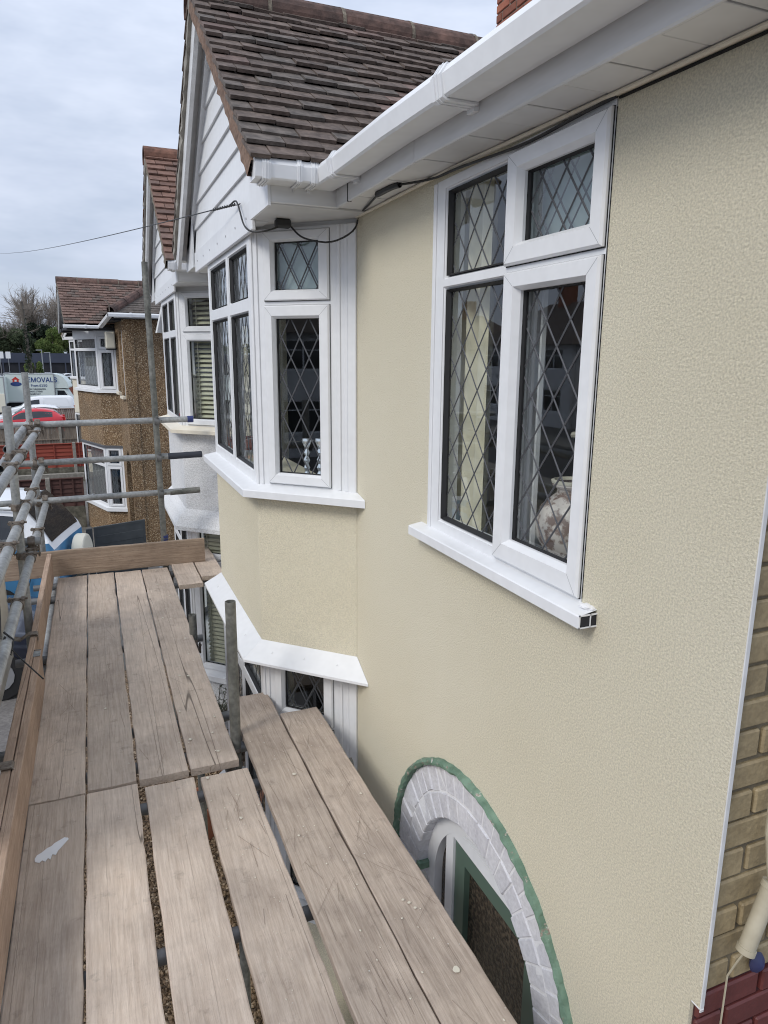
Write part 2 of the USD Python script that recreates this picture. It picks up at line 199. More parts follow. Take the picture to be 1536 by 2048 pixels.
# ------------------------------------------------------------------ mesh helpers
class Frame:
    """where a local point lands: rotation about z by deg, then a shift (heights relative to the lens)"""
    def __init__(s, deg=0.0, loc=(0, 0, 0)):
        a = math.radians(deg); s.R = np.array([[math.cos(a), -math.sin(a), 0], [math.sin(a), math.cos(a), 0], [0, 0, 1]]); s.t = np.array(loc, float)
    def __call__(s, p): return np.asarray(p, float) @ s.R.T + s.t
ID = Frame()
class Facet:
    """an upright plane: u runs along it, v is height, n points out of the building"""
    def __init__(s, O, U, fr=ID):
        s.O = np.array(O, float); s.U = np.array([U[0], U[1], 0.0]) / math.hypot(U[0], U[1]); s.N = np.cross(s.U, [0, 0, 1.0]); s.fr = fr
    def __call__(s, p):
        p = np.asarray(p, float); return s.fr(s.O + p[:, :1] * s.U + p[:, 1:2] * np.array([0, 0, 1.0]) + p[:, 2:3] * s.N)
class MB:
    def __init__(s, f=None): s.v = []; s.f = []; s.n = 0; s.map = f
    def add(s, v, f, fm=None):
        v = np.asarray(v, float); fm = fm or s.map
        if fm is not None: v = fm(v)
        f = np.asarray(f, int)
        if f.ndim == 2 and f.shape[1] == 4: f = np.vstack([f[:, [0, 1, 2]], f[:, [0, 2, 3]]])
        s.v.append(v); s.f.append(f + s.n); s.n += len(v); return s
    def box(s, a0, a1, b0, b1, c0, c1, bev=0.0, fm=None):
        lo = np.array([min(a0, a1), min(b0, b1), min(c0, c1)]); hi = np.array([max(a0, a1), max(b0, b1), max(c0, c1)])
        if bev <= 0:
            v = np.array([[(lo, hi)[i][0], (lo, hi)[j][1], (lo, hi)[k][2]] for i in (0, 1) for j in (0, 1) for k in (0, 1)])
            return s.add(v, [[0, 1, 3, 2], [4, 6, 7, 5], [0, 4, 5, 1], [2, 3, 7, 6], [0, 2, 6, 4], [1, 5, 7, 3]], fm)
        b = min(bev, 0.45 * (hi - lo).min()); v = []
        for i in (0, 1):
            for j in (0, 1):
                for k in (0, 1):
                    c = np.array([(lo, hi)[i][0], (lo, hi)[j][1], (lo, hi)[k][2]]); d = np.array([1 - 2 * i, 1 - 2 * j, 1 - 2 * k]) * b
                    for ax in range(3):
                        e = d.copy(); e[ax] = 0; v.append(c + e)
        c = lambda i, j, k, ax: (i * 4 + j * 2 + k) * 3 + ax
        q = []; t = []
        for e in (0, 1):
            q += [[c(e, 0, 0, 0), c(e, 1, 0, 0), c(e, 1, 1, 0), c(e, 0, 1, 0)], [c(0, e, 0, 1), c(1, e, 0, 1), c(1, e, 1, 1), c(0, e, 1, 1)], [c(0, 0, e, 2), c(1, 0, e, 2), c(1, 1, e, 2), c(0, 1, e, 2)]]
            for g in (0, 1):
                q += [[c(e, g, 0, 0), c(e, g, 1, 0), c(e, g, 1, 1), c(e, g, 0, 1)], [c(e, 0, g, 0), c(e, 1, g, 0), c(e, 1, g, 2), c(e, 0, g, 2)], [c(0, e, g, 1), c(1, e, g, 1), c(1, e, g, 2), c(0, e, g, 2)]]
                for h in (0, 1): t.append([c(e, g, h, 0), c(e, g, h, 1), c(e, g, h, 2)])
        q = np.array(q); f = np.vstack([q[:, [0, 1, 2]], q[:, [0, 2, 3]], np.array(t)])
        return s.add(v, f, fm)
    def quad(s, a, b, c, d, fm=None): return s.add([a, b, c, d], [[0, 1, 2, 3]], fm)
    def poly(s, P, n0, n1, fm=None):
        """shapely polygon in the first two coordinates, extruded along the third"""
        for g in getattr(P, 'geoms', [P]):
            if g.is_empty or g.area < 1e-7: continue
            m = trimesh.creation.extrude_polygon(g, n1 - n0, engine='earcut'); v = np.array(m.vertices); v[:, 2] += n0
            s.add(v, m.faces, fm)
        return s
    def ring(s, u0, u1, v0, v1, prof, fm=None):
        """a mitred rectangular frame; prof: closed list of (distance in from the edge, n)"""
        k = len(prof); v = []
        for (cu, cv, du, dv) in ((u0, v0, 1, 1), (u1, v0, -1, 1), (u1, v1, -1, -1), (u0, v1, 1, -1)):
            v += [(cu + du * t, cv + dv * t, n) for t, n in prof]
        f = [[c * k + i, c * k + (i + 1) % k, ((c + 1) % 4) * k + (i + 1) % k, ((c + 1) % 4) * k + i] for c in range(4) for i in range(k)]
        return s.add(v, f, fm)
    def tube(s, p, q, r, sides=12, caps=True, r2=None, hollow=False, fm=None):
        p = np.array(p, float); q = np.array(q, float); d = q - p; d /= np.linalg.norm(d)
        a = np.cross(d, [0, 0, 1.0] if abs(d[2]) < 0.9 else [1.0, 0, 0]); a /= np.linalg.norm(a); b = np.cross(d, a)
        t = np.arange(sides) * 2 * math.pi / sides; c = np.cos(t)[:, None] * a + np.sin(t)[:, None] * b
        v = np.vstack([p + r * c, q + (r2 or r) * c]); i = np.arange(sides); j = (i + 1) % sides
        f = [[x, y, y + sides, x + sides] for x, y in zip(i, j)]; s.add(v, f, fm)
        if caps:
            for e, (o, rr) in enumerate(((p, r), (q, r2 or r))):
                if hollow:
                    ins = o + 0.86 * rr * c; deep = ins + (d if e == 0 else -d) * 0.12
                    s.add(np.vstack([o + rr * c, ins, deep, [deep.mean(0)]]), np.vstack([np.array([[x, y, y + sides] for x, y in zip(i, j)]), np.array([[x, y + sides, x + sides] for x, y in zip(i, j)]), np.array([[x + sides, y + sides, y + 2 * sides] for x, y in zip(i, j)]), np.array([[x + sides, y + 2 * sides, x + 2 * sides] for x, y in zip(i, j)]), np.array([[x + 2 * sides, y + 2 * sides, 3 * sides] for x, y in zip(i, j)])]), fm)
                else: s.add(np.vstack([o + rr * c, [o]]), [[x, y, sides] for x, y in zip(i, j)], fm)
        return s
    def path(s, pts, r, sides=6, fm=None):
        from_ = np.asarray(pts, float); t = np.gradient(from_, axis=0); t /= np.linalg.norm(t, axis=1, keepdims=True) + 1e-12
        a = np.cross(t, np.where(np.abs(t[:, 2:]) < 0.9, [0, 0, 1.0], [1.0, 0, 0])); a /= np.linalg.norm(a, axis=1, keepdims=True) + 1e-12; b = np.cross(t, a)
        g = np.arange(sides) * 2 * math.pi / sides; rr = np.broadcast_to(r, (len(from_),))[:, None, None]
        v = (from_[:, None] + rr * (np.cos(g)[None, :, None] * a[:, None] + np.sin(g)[None, :, None] * b[:, None])).reshape(-1, 3)
        f = [[i * sides + j, i * sides + (j + 1) % sides, (i + 1) * sides + (j + 1) % sides, (i + 1) * sides + j] for i in range(len(from_) - 1) for j in range(sides)]
        return s.add(v, f, fm)
    def lathe(s, prof, c, sides=20, fm=None):
        g = np.arange(sides) * 2 * math.pi / sides; v = np.array([(c[0] + r * math.cos(a), c[1] + r * math.sin(a), c[2] + z) for r, z in prof for a in g])
        f = [[i * sides + j, i * sides + (j + 1) % sides, (i + 1) * sides + (j + 1) % sides, (i + 1) * sides + j] for i in range(len(prof) - 1) for j in range(sides)]
        return s.add(v, f, fm)
    def get(s): return np.vstack(s.v), np.vstack(s.f)

USED, BASE = {}, {}
def fresh(parent, name):
    k = USED.setdefault(parent, {}); i = k.get(name, -1) + 1; k[name] = i
    return f'{parent}/{name}' + (f'_{i:03d}' if i else '')
def tag(prim, label=None, cat=None, group=None, kind=None):
    for k, v in (('label', label), ('category', cat), ('group', group), ('kind', kind)):
        if v: prim.SetCustomDataByKey(k, v)
    return prim
def thing(name, label, cat, loc=(0, 0, -Z0), group=None, kind=None):
    p = fresh('/World', name); x = UsdGeom.Xform.Define(stage, p); w = (float(loc[0]), float(loc[1]), float(loc[2]) + Z0)
    x.AddTranslateOp().Set(Gf.Vec3d(*w)); BASE[p] = np.array(w); tag(x.GetPrim(), label, cat, group, kind); return p
def obj(name, mesh, mat_, parent='/World', smooth=False, label=None, cat=None, group=None, kind=None):
    """one Mesh prim; mesh: MB or (vertices, faces), heights relative to the lens"""
    v, f = mesh.get() if isinstance(mesh, MB) else mesh
    p = fresh(parent, name); top = '/'.join(p.split('/')[:3])
    v = np.asarray(v, float) + np.array([0, 0, Z0]) - BASE.get(top, np.zeros(3))
    pr = usdkit.mesh(stage, p, (v, f), M[mat_], smooth=smooth); tag(pr.GetPrim(), label, cat, group, kind); return p
def copy_thing(src, name, loc, label, cat, group=None, rotz=0.0):
    p = fresh('/World', name); x = UsdGeom.Xform.Define(stage, p); x.AddTranslateOp().Set(Gf.Vec3d(float(loc[0]), float(loc[1]), float(loc[2]) + Z0))
    if rotz: x.AddRotateZOp().Set(float(rotz))
    x.GetPrim().GetReferences().AddInternalReference(src); x.GetPrim().SetInstanceable(True); tag(x.GetPrim(), label, cat, group); return p
def grid(us, vs, fn):
    U, V = np.meshgrid(us, vs, indexing='ij'); P = fn(U.ravel(), V.ravel()); nv = len(vs)
    f = [[i * nv + j, (i + 1) * nv + j, (i + 1) * nv + j + 1, i * nv + j + 1] for i in range(len(us) - 1) for j in range(nv - 1)]
    f = np.array(f); return P, np.vstack([f[:, [0, 1, 2]], f[:, [0, 2, 3]]])

# ================================================================== ground, road, drive
def gz(y): return -4.2 - 0.5 * np.clip((np.asarray(y, float) - 34) / 26, 0, 1) - 0.35 * np.clip((np.asarray(y, float) - 70) / 60, 0, 1)
ys = np.array([-700, -60, -20, 0, 10, 20, 34, 38, 42, 47, 52, 56, 60, 70, 90, 110, 130, 200, 400, 900.0]); xs_ = np.array([-900, -60, -18.5, -11.5, -4, 0, 4, 20, 60, 900.0])
obj('ground', grid(xs_, ys, lambda u, v: np.stack([u, v, gz(v) - 0.012], 1)), 'ground', kind='structure')
yy = ys[1:-2]
obj('road', grid(np.array([-18.0, -15, -12.0]), yy, lambda u, v: np.stack([u, v, gz(v) - 0.008], 1)), 'asphalt', kind='structure')
for a, b in ((-12.0, -9.8), (-20.2, -18.0)):
    mb = MB(); P, f = grid(np.array([a, b]), yy, lambda u, v: np.stack([u, v, gz(v) + 0.1], 1)); mb.add(P, f)
    e = a if a > -15 else b
    P, f = grid(np.array([0.0, 1.0]), yy, lambda u, v: np.stack([np.full_like(u, e), v, gz(v) + 0.1 - 0.125 * u], 1)); mb.add(P, f)
    obj('pavement', mb, 'concrete', kind='structure')
# block paved drive: blocks one by one where the photograph shows them, the sheet beyond
drive = obj('driveway', MB().box(-9.7, -0.75, -6, 17.6, -4.25, -4.203), 'block_paving', kind='structure')
bi = 0
for r in range(15):
    for c in range(15):
        x0 = -2.55 + c * 0.105; y0 = 3.6 + r * 0.21 + (0.105 if c % 2 else 0)
        obj('paving_block', MB().box(x0 + .004, x0 + .101, y0 + .004, y0 + .206, -4.21, -4.186 + rng.uniform(-.002, .002), 0.006), 'block_paving', drive)
obj('front_bed', MB().box(-0.75, 1.2, -6, 9.5, -4.3, -4.196), 'shingle', kind='structure')
shp = MB(); NS = 9000
px_ = rng.uniform(-0.72, 1.15, NS); py_ = rng.uniform(1.6, 7.2, NS); ang = rng.uniform(0, 6.28, NS); sz = rng.uniform(0.014, 0.032, NS)
oc = np.array([[1, 0, 0], [-1, 0, 0], [0, 1, 0], [0, -1, 0], [0, 0, 1], [0, 0, -1.0]]); of = [[0, 2, 4], [2, 1, 4], [1, 3, 4], [3, 0, 4], [2, 0, 5], [1, 2, 5], [3, 1, 5], [0, 3, 5]]
for i in range(NS):
    c_, s_ = math.cos(ang[i]), math.sin(ang[i]); p = oc * np.array([1.0, rng.uniform(.6, .9), rng.uniform(.4, .7)]) * sz[i]
    shp.add(np.stack([p[:, 0] * c_ - p[:, 1] * s_ + px_[i], p[:, 0] * s_ + p[:, 1] * c_ + py_[i], p[:, 2] - 4.19], 1), of)
obj('shingle', shp, 'shingle', label='loose brown shingle on the ground under the scaffold', cat='gravel', kind='stuff')

# ================================================================== windows
def clipseg(p, q, u0, u1, v0, v1):
    t0, t1 = 0.0, 1.0; d = (q[0] - p[0], q[1] - p[1])
    for pp, qq in ((-d[0], p[0] - u0), (d[0], u1 - p[0]), (-d[1], p[1] - v0), (d[1], v1 - p[1])):
        if abs(pp) < 1e-9:
            if qq < 0: return None
        else:
            r = qq / pp
            if pp < 0: t0 = max(t0, r)
            else: t1 = min(t1, r)
    return None if t0 >= t1 else ((p[0] + t0 * d[0], p[1] + t0 * d[1]), (p[0] + t1 * d[0], p[1] + t1 * d[1]))
def lattice(mb, u0, u1, v0, v1, n, dw=0.118, dh=0.205, w=0.0075, th=0.002, off=(0, 0), fm=None):
    L = math.hypot(dw, dh); cx_, cy_ = (u0 + u1) / 2 + off[0], (v0 + v1) / 2 + off[1]
    for s in (1, -1):
        for k in range(-14, 15):
            x = cx_ + (k + 0.5) * dw
            g = clipseg((x - s * 6 * dw, cy_ - 6 * dh), (x + s * 6 * dw, cy_ + 6 * dh), u0, u1, v0, v1)
            if g is None: continue
            p, q = np.array(g[0]), np.array(g[1]); d = (q - p); l = np.linalg.norm(d)
            if l < 0.01: continue
            d /= l; m = np.array([-d[1], d[0]]) * w / 2; nn = n + (0.0004 if s > 0 else 0)
            A = [(*(p + m), nn), (*(q + m), nn), (*(q - m), nn), (*(p - m), nn), (*p, nn + th), (*q, nn + th)]
            mb.add(A, [[0, 1, 5], [0, 5, 4], [3, 4, 5], [3, 5, 2], [0, 4, 3], [1, 2, 5]], fm)
    return mb
def light(win, F, u0, u1, v0, v1, n, sash=None, lead=True, mat_='upvc', dw=0.105, dh=0.20, inner=None):
    """one glazed light; sash = outer rectangle of an opening casement"""
    if sash:
        a0, a1, b0, b1 = sash; t = min(u0 - a0, a1 - u1); tv = min(v0 - b0, b1 - v1)
        mb = MB(F); k = 4; v = []
        prof = [(0.0, n - 0.002), (0.0, n + 0.010), (0.10, n + 0.017), (0.80, n + 0.017), (1.0, n - 0.004), (1.0, n - 0.04)]
        for (cu, cv, iu, iv) in ((a0, b0, u0, v0), (a1, b0, u1, v0), (a1, b1, u1, v1), (a0, b1, u0, v1)):
            v += [(cu + (iu - cu) * t_, cv + (iv - cv) * t_, z_) for t_, z_ in prof]
        kk = len(prof); f = [[c * kk + i, c * kk + (i + 1) % kk, ((c + 1) % 4) * kk + (i + 1) % kk, ((c + 1) % 4) * kk + i] for c in range(4) for i in range(kk - 1)]
        mb.add(v, f); obj('sash', mb, mat_, win)
        sm_ = MB(F)
        for (cu, cv, iu, iv) in ((a0, b0, u0, v0), (a1, b0, u1, v0), (a1, b1, u1, v1), (a0, b1, u0, v1)):
            p_, q_ = np.array([cu + (iu - cu) * .11, cv + (iv - cv) * .11]), np.array([cu + (iu - cu) * .79, cv + (iv - cv) * .79]); d_ = (q_ - p_) / np.linalg.norm(q_ - p_); m_ = np.array([-d_[1], d_[0]]) * .0006
            sm_.quad((*(p_ + m_), n + .0173), (*(q_ + m_), n + .0173), (*(q_ - m_), n + .0173), (*(p_ - m_), n + .0173))
        obj('weld_seam', sm_, 'lamp_grey', win)
        g = MB(F); g.ring(a0 - 0.0018, a1 + 0.0018, b0 - 0.003, b1 + 0.0018, [(0, n - 0.001), (0, n + 0.003), (0.004, n + 0.003), (0.004, n - 0.001)]); obj('gasket', g, 'black_gasket', win)
    obj('bead', MB(F).ring(u0, u1, v0, v1, [(-0.004, n - 0.03), (-0.004, n - 0.005), (0.004, n - 0.022), (0.004, n - 0.03)]), 'black_gasket', win)
    obj('pane', MB(F).quad((u0 - .003, v0 - .003, n - 0.03), (u1 + .003, v0 - .003, n - 0.03), (u1 + .003, v1 + .003, n - 0.03), (u0 - .003, v1 + .003, n - 0.03)), 'glass', win)
    if lead:
        mb = lattice(MB(F), u0, u1, v0, v1, n - 0.0295, dw, dh)
        if inner or (inner is None and sash and v1 - v0 < .3): lattice(mb, u0, u1, v0, v1, n - 0.056, dw, dh)
        obj('lead_lattice', mb, 'lead', win)
def frame_part(house, F, outer, bars, holes, n, mat_='upvc', depth=0.07, label=None, extra=None):
    """outer frame with its mullions: a plate with holes and chamfered openings"""
    P = sbox(outer[0], outer[2], outer[1], outer[3])
    for h in holes: P = P.difference(sbox(h[0], h[2], h[1], h[3]))
    mb = MB(F); mb.poly(P, n - depth, n)
    for h in holes: mb.ring(h[0] - 0.0005, h[1] + 0.0005, h[2] - 0.0005, h[3] + 0.0005, [(0, n - 0.028), (0, n - 0.003), (0.004, n - 0.006), (0.014, n - 0.024), (0.014, n - 0.028)])
    if extra: extra(mb)
    return obj('window', mb, mat_, house, label=label)
def sill_part(house, F, u0, u1, v, proj, mat_='upvc', th=0.032, back=-0.02, name='window_sill', ends=False):
    mb = MB(F); 
    sec = [(back, v), (proj - 0.004, v - 0.014), (proj, v - 0.018), (proj, v - 0.014 - th), (proj - 0.008, v - 0.014 - th), (proj - 0.008, v - 0.03), (back, v - 0.022)]
    k = len(sec); vv = [(u, b, a) for u in (u0, u1) for a, b in sec]
    f = [[i, (i + 1) % k, k + (i + 1) % k, k + i] for i in range(k)]; mb.add(vv, f)
    if ends:
        mb.quad((u0, v - .0, back), (u0, v - .014, proj), (u0, v - .014 - th, proj), (u0, v - .024 - th, back))
    return obj(name, mb, mat_, house)

# ================================================================== house pieces
def lump(c, r, seed):
    m = trimesh.creation.icosphere(3); v = np.array(m.vertices); v *= (0.55 + 0.9 * meshkit.fbm(v * 1.7 + seed, 4, seed))[:, None]; return v * np.array(r) + np.array(c), np.array(m.faces)
def wavy(x0, x1, z0, z1, f, amp=0.02, period=0.09, n=60):
    """a hanging curtain in folds on the plane f(u, v, n)"""
    return grid(np.linspace(x0, x1, n), np.array([z0, (z0 + z1) / 2, z1]), lambda u, v: f(np.stack([u, v, amp * np.sin(u / period * 6.283) + 0.4 * amp * np.sin(u / period * 2.1 + 1.0)], 1)))
def tile_box(o, X, S, N, w, l, th, lift):
    """one tile: o = tail corner, X along the course, S up the slope; the tail sits lift higher than the head"""
    a = o + N * lift; b = o + S * l
    v = np.array([a, a + X * w, b + X * w, b, a + N * th, a + X * w + N * th, b + X * w + N * th, b + N * th])
    return v, [[0, 1, 5, 4], [1, 2, 6, 5], [2, 3, 7, 6], [3, 0, 4, 7], [4, 5, 6, 7], [0, 3, 2, 1]]
def gable_roof(house, fr, yc, hw, ze, zr, xv, xg, mats, ridge_mat, valley, xmax, single=True, gauge=0.1, tw=0.165, flip=False, probs=None, seed=1):
    r = np.random.default_rng(seed)
    for side in (-1, 1):
        e = np.array([0, yc + side * hw, ze]); top = np.array([0, yc, zr]); S = (top - e); L = np.linalg.norm(S); S /= L
        X = np.array([1.0, 0, 0]); N = np.cross(X, S) if side < 0 else np.cross(S, X)
        N = N if N[2] > 0 else -N
        deck = MB(); xa = xv + 0.012
        def P(x, s, n=0.0): return fr(np.array([[x, e[1], e[2]]]) + S * s + N * n)[0]
        xe0, xe1 = min(xmax, valley(ze)), min(xmax, valley(zr))
        deck.add([P(xa, 0, -.02), P(xe0, 0, -.02), P(xe1, L, -.02), P(xa, L, -.02), P(xa, 0, -.045), P(xe0, 0, -.045), P(xe1, L, -.045), P(xa, L, -.045)], [[0, 1, 2, 3], [4, 5, 6, 7], [0, 3, 7, 4], [0, 1, 5, 4], [1, 2, 6, 5], [2, 3, 7, 6]])
        roof = obj('roof', deck, 'dark_gap', house)
        rows = int(L / gauge); lot = {m: MB() for m in mats}
        Rr = fr.R
        for k in range(rows):
            s = k * gauge - 0.02; z = ze + S[2] * s; x = xv + (0 if k % 2 else -tw * 0.5) ; xend = min(xmax, valley(z) + 0.12)
            while x < xend - 0.01:
                x0, x1 = max(x, xv - 0.004), x + tw
                if x1 - x0 > 0.03:
                    m = mats[int(r.choice(len(mats), p=probs))]
                    o = np.array([x0 + .0015, e[1], e[2]]) + S * (s + r.normal(0, .005)) + N * r.uniform(0, .002)
                    v, f = tile_box(o, X + S * r.normal(0, .012) + N * r.normal(0, .012), S, N, x1 - x0 - .005, gauge * 1.9, .016, .027 + r.uniform(0, .011))
                    if single and side < 0: obj('roof_tile', (fr(v), np.vstack([np.array(f)[:, [0, 1, 2]], np.array(f)[:, [0, 2, 3]]])), m, roof)
                    else: lot[m].add(fr(v), f)
                x = x1
        for m in mats:
            if lot[m].n: obj('roof_tiles', lot[m], m, roof, kind='stuff')
        # bedded verge and barge board
        vm = MB(); ns = 40; pts = []
        for i in range(ns + 1):
            s = L * i / ns - 0.01; j = r.normal(0, .003, 4)
            pts += [P(xv + .004 + j[0], s, .012 + j[1]), P(xv + j[2], s, -.058 + j[3]), P(xv + .05, s, -.06), P(xv + .05, s, .014)]
        vm.add(np.array(pts), [[i * 4 + a, i * 4 + (a + 1) % 4, (i + 1) * 4 + (a + 1) % 4, (i + 1) * 4 + a] for i in range(ns) for a in range(4)])
        obj('verge_mortar', vm, 'concrete' if side > 0 else 'verge_mortar' if not flip else 'mortar_old', house)
        bb = MB(); d0, d1 = -.055, (-.085 if side < 0 else -.17)
        bb.add([P(xv + x_, s_, n_) for x_ in (.02, .045) for s_, n_ in ((0, d0), (L + .03, d0), (L + .03, d1), (0.0, d1))], [[0, 1, 2, 3], [4, 5, 6, 7], [0, 1, 5, 4], [1, 2, 6, 5], [2, 3, 7, 6], [3, 0, 4, 7]])
        obj('barge_board', bb, 'upvc_worn', house)
        sb = MB(); sb.add([P(xv + .045, .0, d0 - .012), P(xg + .02, .0, d0 - .012), P(xg + .02, L, d0 - .012), P(xv + .045, L, d0 - .012), P(xv + .045, .0, d0), P(xg + .02, .0, d0), P(xg + .02, L, d0), P(xv + .045, L, d0)], [[0, 1, 2, 3], [4, 5, 6, 7], [0, 1, 5, 4], [0, 3, 7, 4], [2, 3, 7, 6]])
        obj('verge_soffit', sb, 'upvc_worn', house)
        if side > 0:
            bb = MB(); bb.add([P(xg + x_, s_, n_) for x_ in (-.035, .0) for s_, n_ in ((0.12, d0 - .02), (L + .03, d0 - .02), (L + .03, -.155), (0.12, -.155))], [[0, 1, 2, 3], [4, 5, 6, 7], [0, 1, 5, 4], [1, 2, 6, 5], [2, 3, 7, 6], [3, 0, 4, 7]])
            obj('gable_trim', bb, 'upvc', house)
    # half round ridge tiles bedded in mortar
    x = xv - .01; k = 0; xe = min(xmax, valley(zr) + .25)
    while x < xe:
        l = 0.44; x1 = min(x + l - .012, xe + .2); g = np.radians(np.linspace(-18, 198, 13)); rr = .136; dz = r.normal(0, .005)
        ring = lambda xx, q, tilt=0: [fr(np.array([[xx, yc - q * math.cos(a), zr - .040 + dz + tilt + q * .82 * math.sin(a)]]))[0] for a in g]
        v = ring(x, rr) + ring(x1, rr, r.normal(0, .003)) + ring(x1, rr - .016) + ring(x, rr - .016); n_ = len(g)
        f = [[b * n_ + i, b * n_ + i + 1, ((b + 1) % 4) * n_ + i + 1, ((b + 1) % 4) * n_ + i] for b in range(4) for i in range(n_ - 1)] + [[0, n_, 2 * n_, 3 * n_], [n_ - 1, 2 * n_ - 1, 3 * n_ - 1, 4 * n_ - 1]]
        f = np.array(f); obj('ridge_tile', (np.array(v), np.vstack([f[:, [0, 1, 2]], f[:, [0, 2, 3]]])), ridge_mat, house)
        jm = MB(); v = ring(x1 - .004, rr + .004) + ring(x1 + .018, rr + .003); jm.add(v, [[i, i + 1, n_ + i + 1, n_ + i] for i in range(n_ - 1)]); obj('ridge_joint', jm, 'mortar_old', house)
        x += l
    mm = MB(); pts = []
    for i in range(41):
        xx = xv + .01 + (xe - xv) * i / 40; j = r.normal(0, .005, 4)
        for side in (-1, 1): pts += [fr(np.array([[xx, yc + side * .108, zr - .07 + j[0]]]))[0], fr(np.array([[xx, yc + side * (.142 + j[1]), zr - .098 + j[2]]]))[0]]
    mm.add(np.array(pts), [[i * 4 + a, i * 4 + a + 1, (i + 1) * 4 + a + 1, (i + 1) * 4 + a] for i in range(40) for a in (0, 2)]); obj('ridge_bedding', mm, 'mortar_old', house)

GUT = [(0.0, 0.077), (-0.004, 0.080), (-0.021, 0.055), (-0.012, 0.006), (-0.004, 0.0), (0.092, 0.0), (0.1, 0.006), (0.104, 0.084), (0.098, 0.084), (0.094, 0.008), (0.0, 0.006), (-0.014, 0.053)]
def gutter(house, f, l0, l1, name='gutter', stop=()):
    """square gutter; f maps (along, out from the lip, up) to the world"""
    mb = MB(f); k = len(GUT); mb.add([(l, a, b) for l in (l0, l1) for a, b in GUT], [[i, (i + 1) % k, k + (i + 1) % k, k + i] for i in range(k)])
    for s in stop: mb.add([(s, a, b) for a, b in GUT[:8]], [[0, i, i + 1] for i in range(1, 7)])
    return obj(name, mb, 'upvc', house)
def gutter_union(house, f, l0, w=0.045, tail=True):
    mb = MB(f); sec = [(0.004, 0.083), (-0.006, 0.086), (-0.0265, 0.056), (-0.0175, 0.0), (-0.006, -0.007), (0.094, -0.007), (0.094, -0.001), (-0.002, -0.001), (-0.011, 0.004), (-0.019, 0.055), (-0.003, 0.079), (0.004, 0.078)]
    k = len(sec)
    for a0, a1, g in ((l0, l0 + w, 0.0), (l0 + w * .3, l0 + w * .42, 0.004), (l0 + w * .6, l0 + w * .72, 0.004)):
        c = np.array([0.03, 0.04]); ss = [tuple(c + (np.array(q) - c) * (1 + g * 14)) for q in sec]
        mb.add([(l, a, b) for l in (a0, a1) for a, b in ss], [[i, (i + 1) % k, k + (i + 1) % k, k + i] for i in range(k)]); mb.add([(a0, a, b) for a, b in ss], [[i, i + 1, k - 2 - i, k - 1 - i] for i in range(5)]); mb.add([(a1, a, b) for a, b in ss], [[i, i + 1, k - 2 - i, k - 1 - i] for i in range(5)])
    if tail: mb.box(l0 + .01, l0 + w - .01, 0.085, 0.118, -0.020, 0.012)
    return obj('gutter_bracket', mb, 'upvc', house)

class Bay:
    """a two storey canted bay: A-B-C-D in plan, W = house wall plane (local x)"""
    def __init__(s, fr, W, yA, d, fl):
        s.fr, s.W, s.d, s.fl = fr, W, d, fl
        s.A, s.B, s.C, s.D = np.array([W, yA]), np.array([W - d, yA + d]), np.array([W - d, yA + d + fl]), np.array([W, yA + 2 * d + fl])
        s.near, s.front, s.far = Facet((*s.B, 0), (1, -1), fr), Facet((*s.C, 0), (0, -1), fr), Facet((*s.D, 0), (-1, -1), fr)
        s.w1 = d * math.sqrt(2)
    def off(s, t, e=0.002):
        n1 = np.array([-1, -1]) / math.sqrt(2); n2 = np.array([-1.0, 0]); n3 = np.array([-1, 1]) / math.sqrt(2)
        return [np.array([s.W - e, s.A[1] - t * math.sqrt(2) + e]), s.B + t * (n1 + n2) / (1 + n1 @ n2), s.C + t * (n2 + n3) / (1 + n2 @ n3), np.array([s.W - e, s.D[1] + t * math.sqrt(2) - e])]
    def skirt(s, house, name, m, secs, smooth=False):
        """secs: closed list of (offset t, z)"""
        mb = MB(s.fr); k = len(secs); v = []
        rows = [s.off(t) for t, z in secs]
        for c in range(4): v += [(*rows[i][c], secs[i][1]) for i in range(k)]
        f = [[c * k + i, c * k + (i + 1) % k, (c + 1) * k + (i + 1) % k, (c + 1) * k + i] for c in range(3) for i in range(k)]
        mb.add(v, f)
        for c in (0, 3): mb.add([(*rows[i][c], secs[i][1]) for i in range(k)], [[0, i, i + 1] for i in range(1, k - 1)])
        return obj(name, mb, m, house, smooth=smooth)
    def band(s, house, m, z0, z1, t=0.0, name='bay_wall'):
        P = Polygon([(s.W + .05, s.A[1] + .0), tuple(s.A), tuple(s.B), tuple(s.C), tuple(s.D), (s.W + .05, s.D[1])]).buffer(t - 0.03, join_style='mitre').buffer(0.03, quad_segs=6)
        P = P.intersection(sbox(s.W - s.d - .5, s.A[1] - .5, s.W + .02, s.D[1] + .5))
        return obj(name, MB(s.fr).poly(P, z0, z1), m, house, smooth=35)

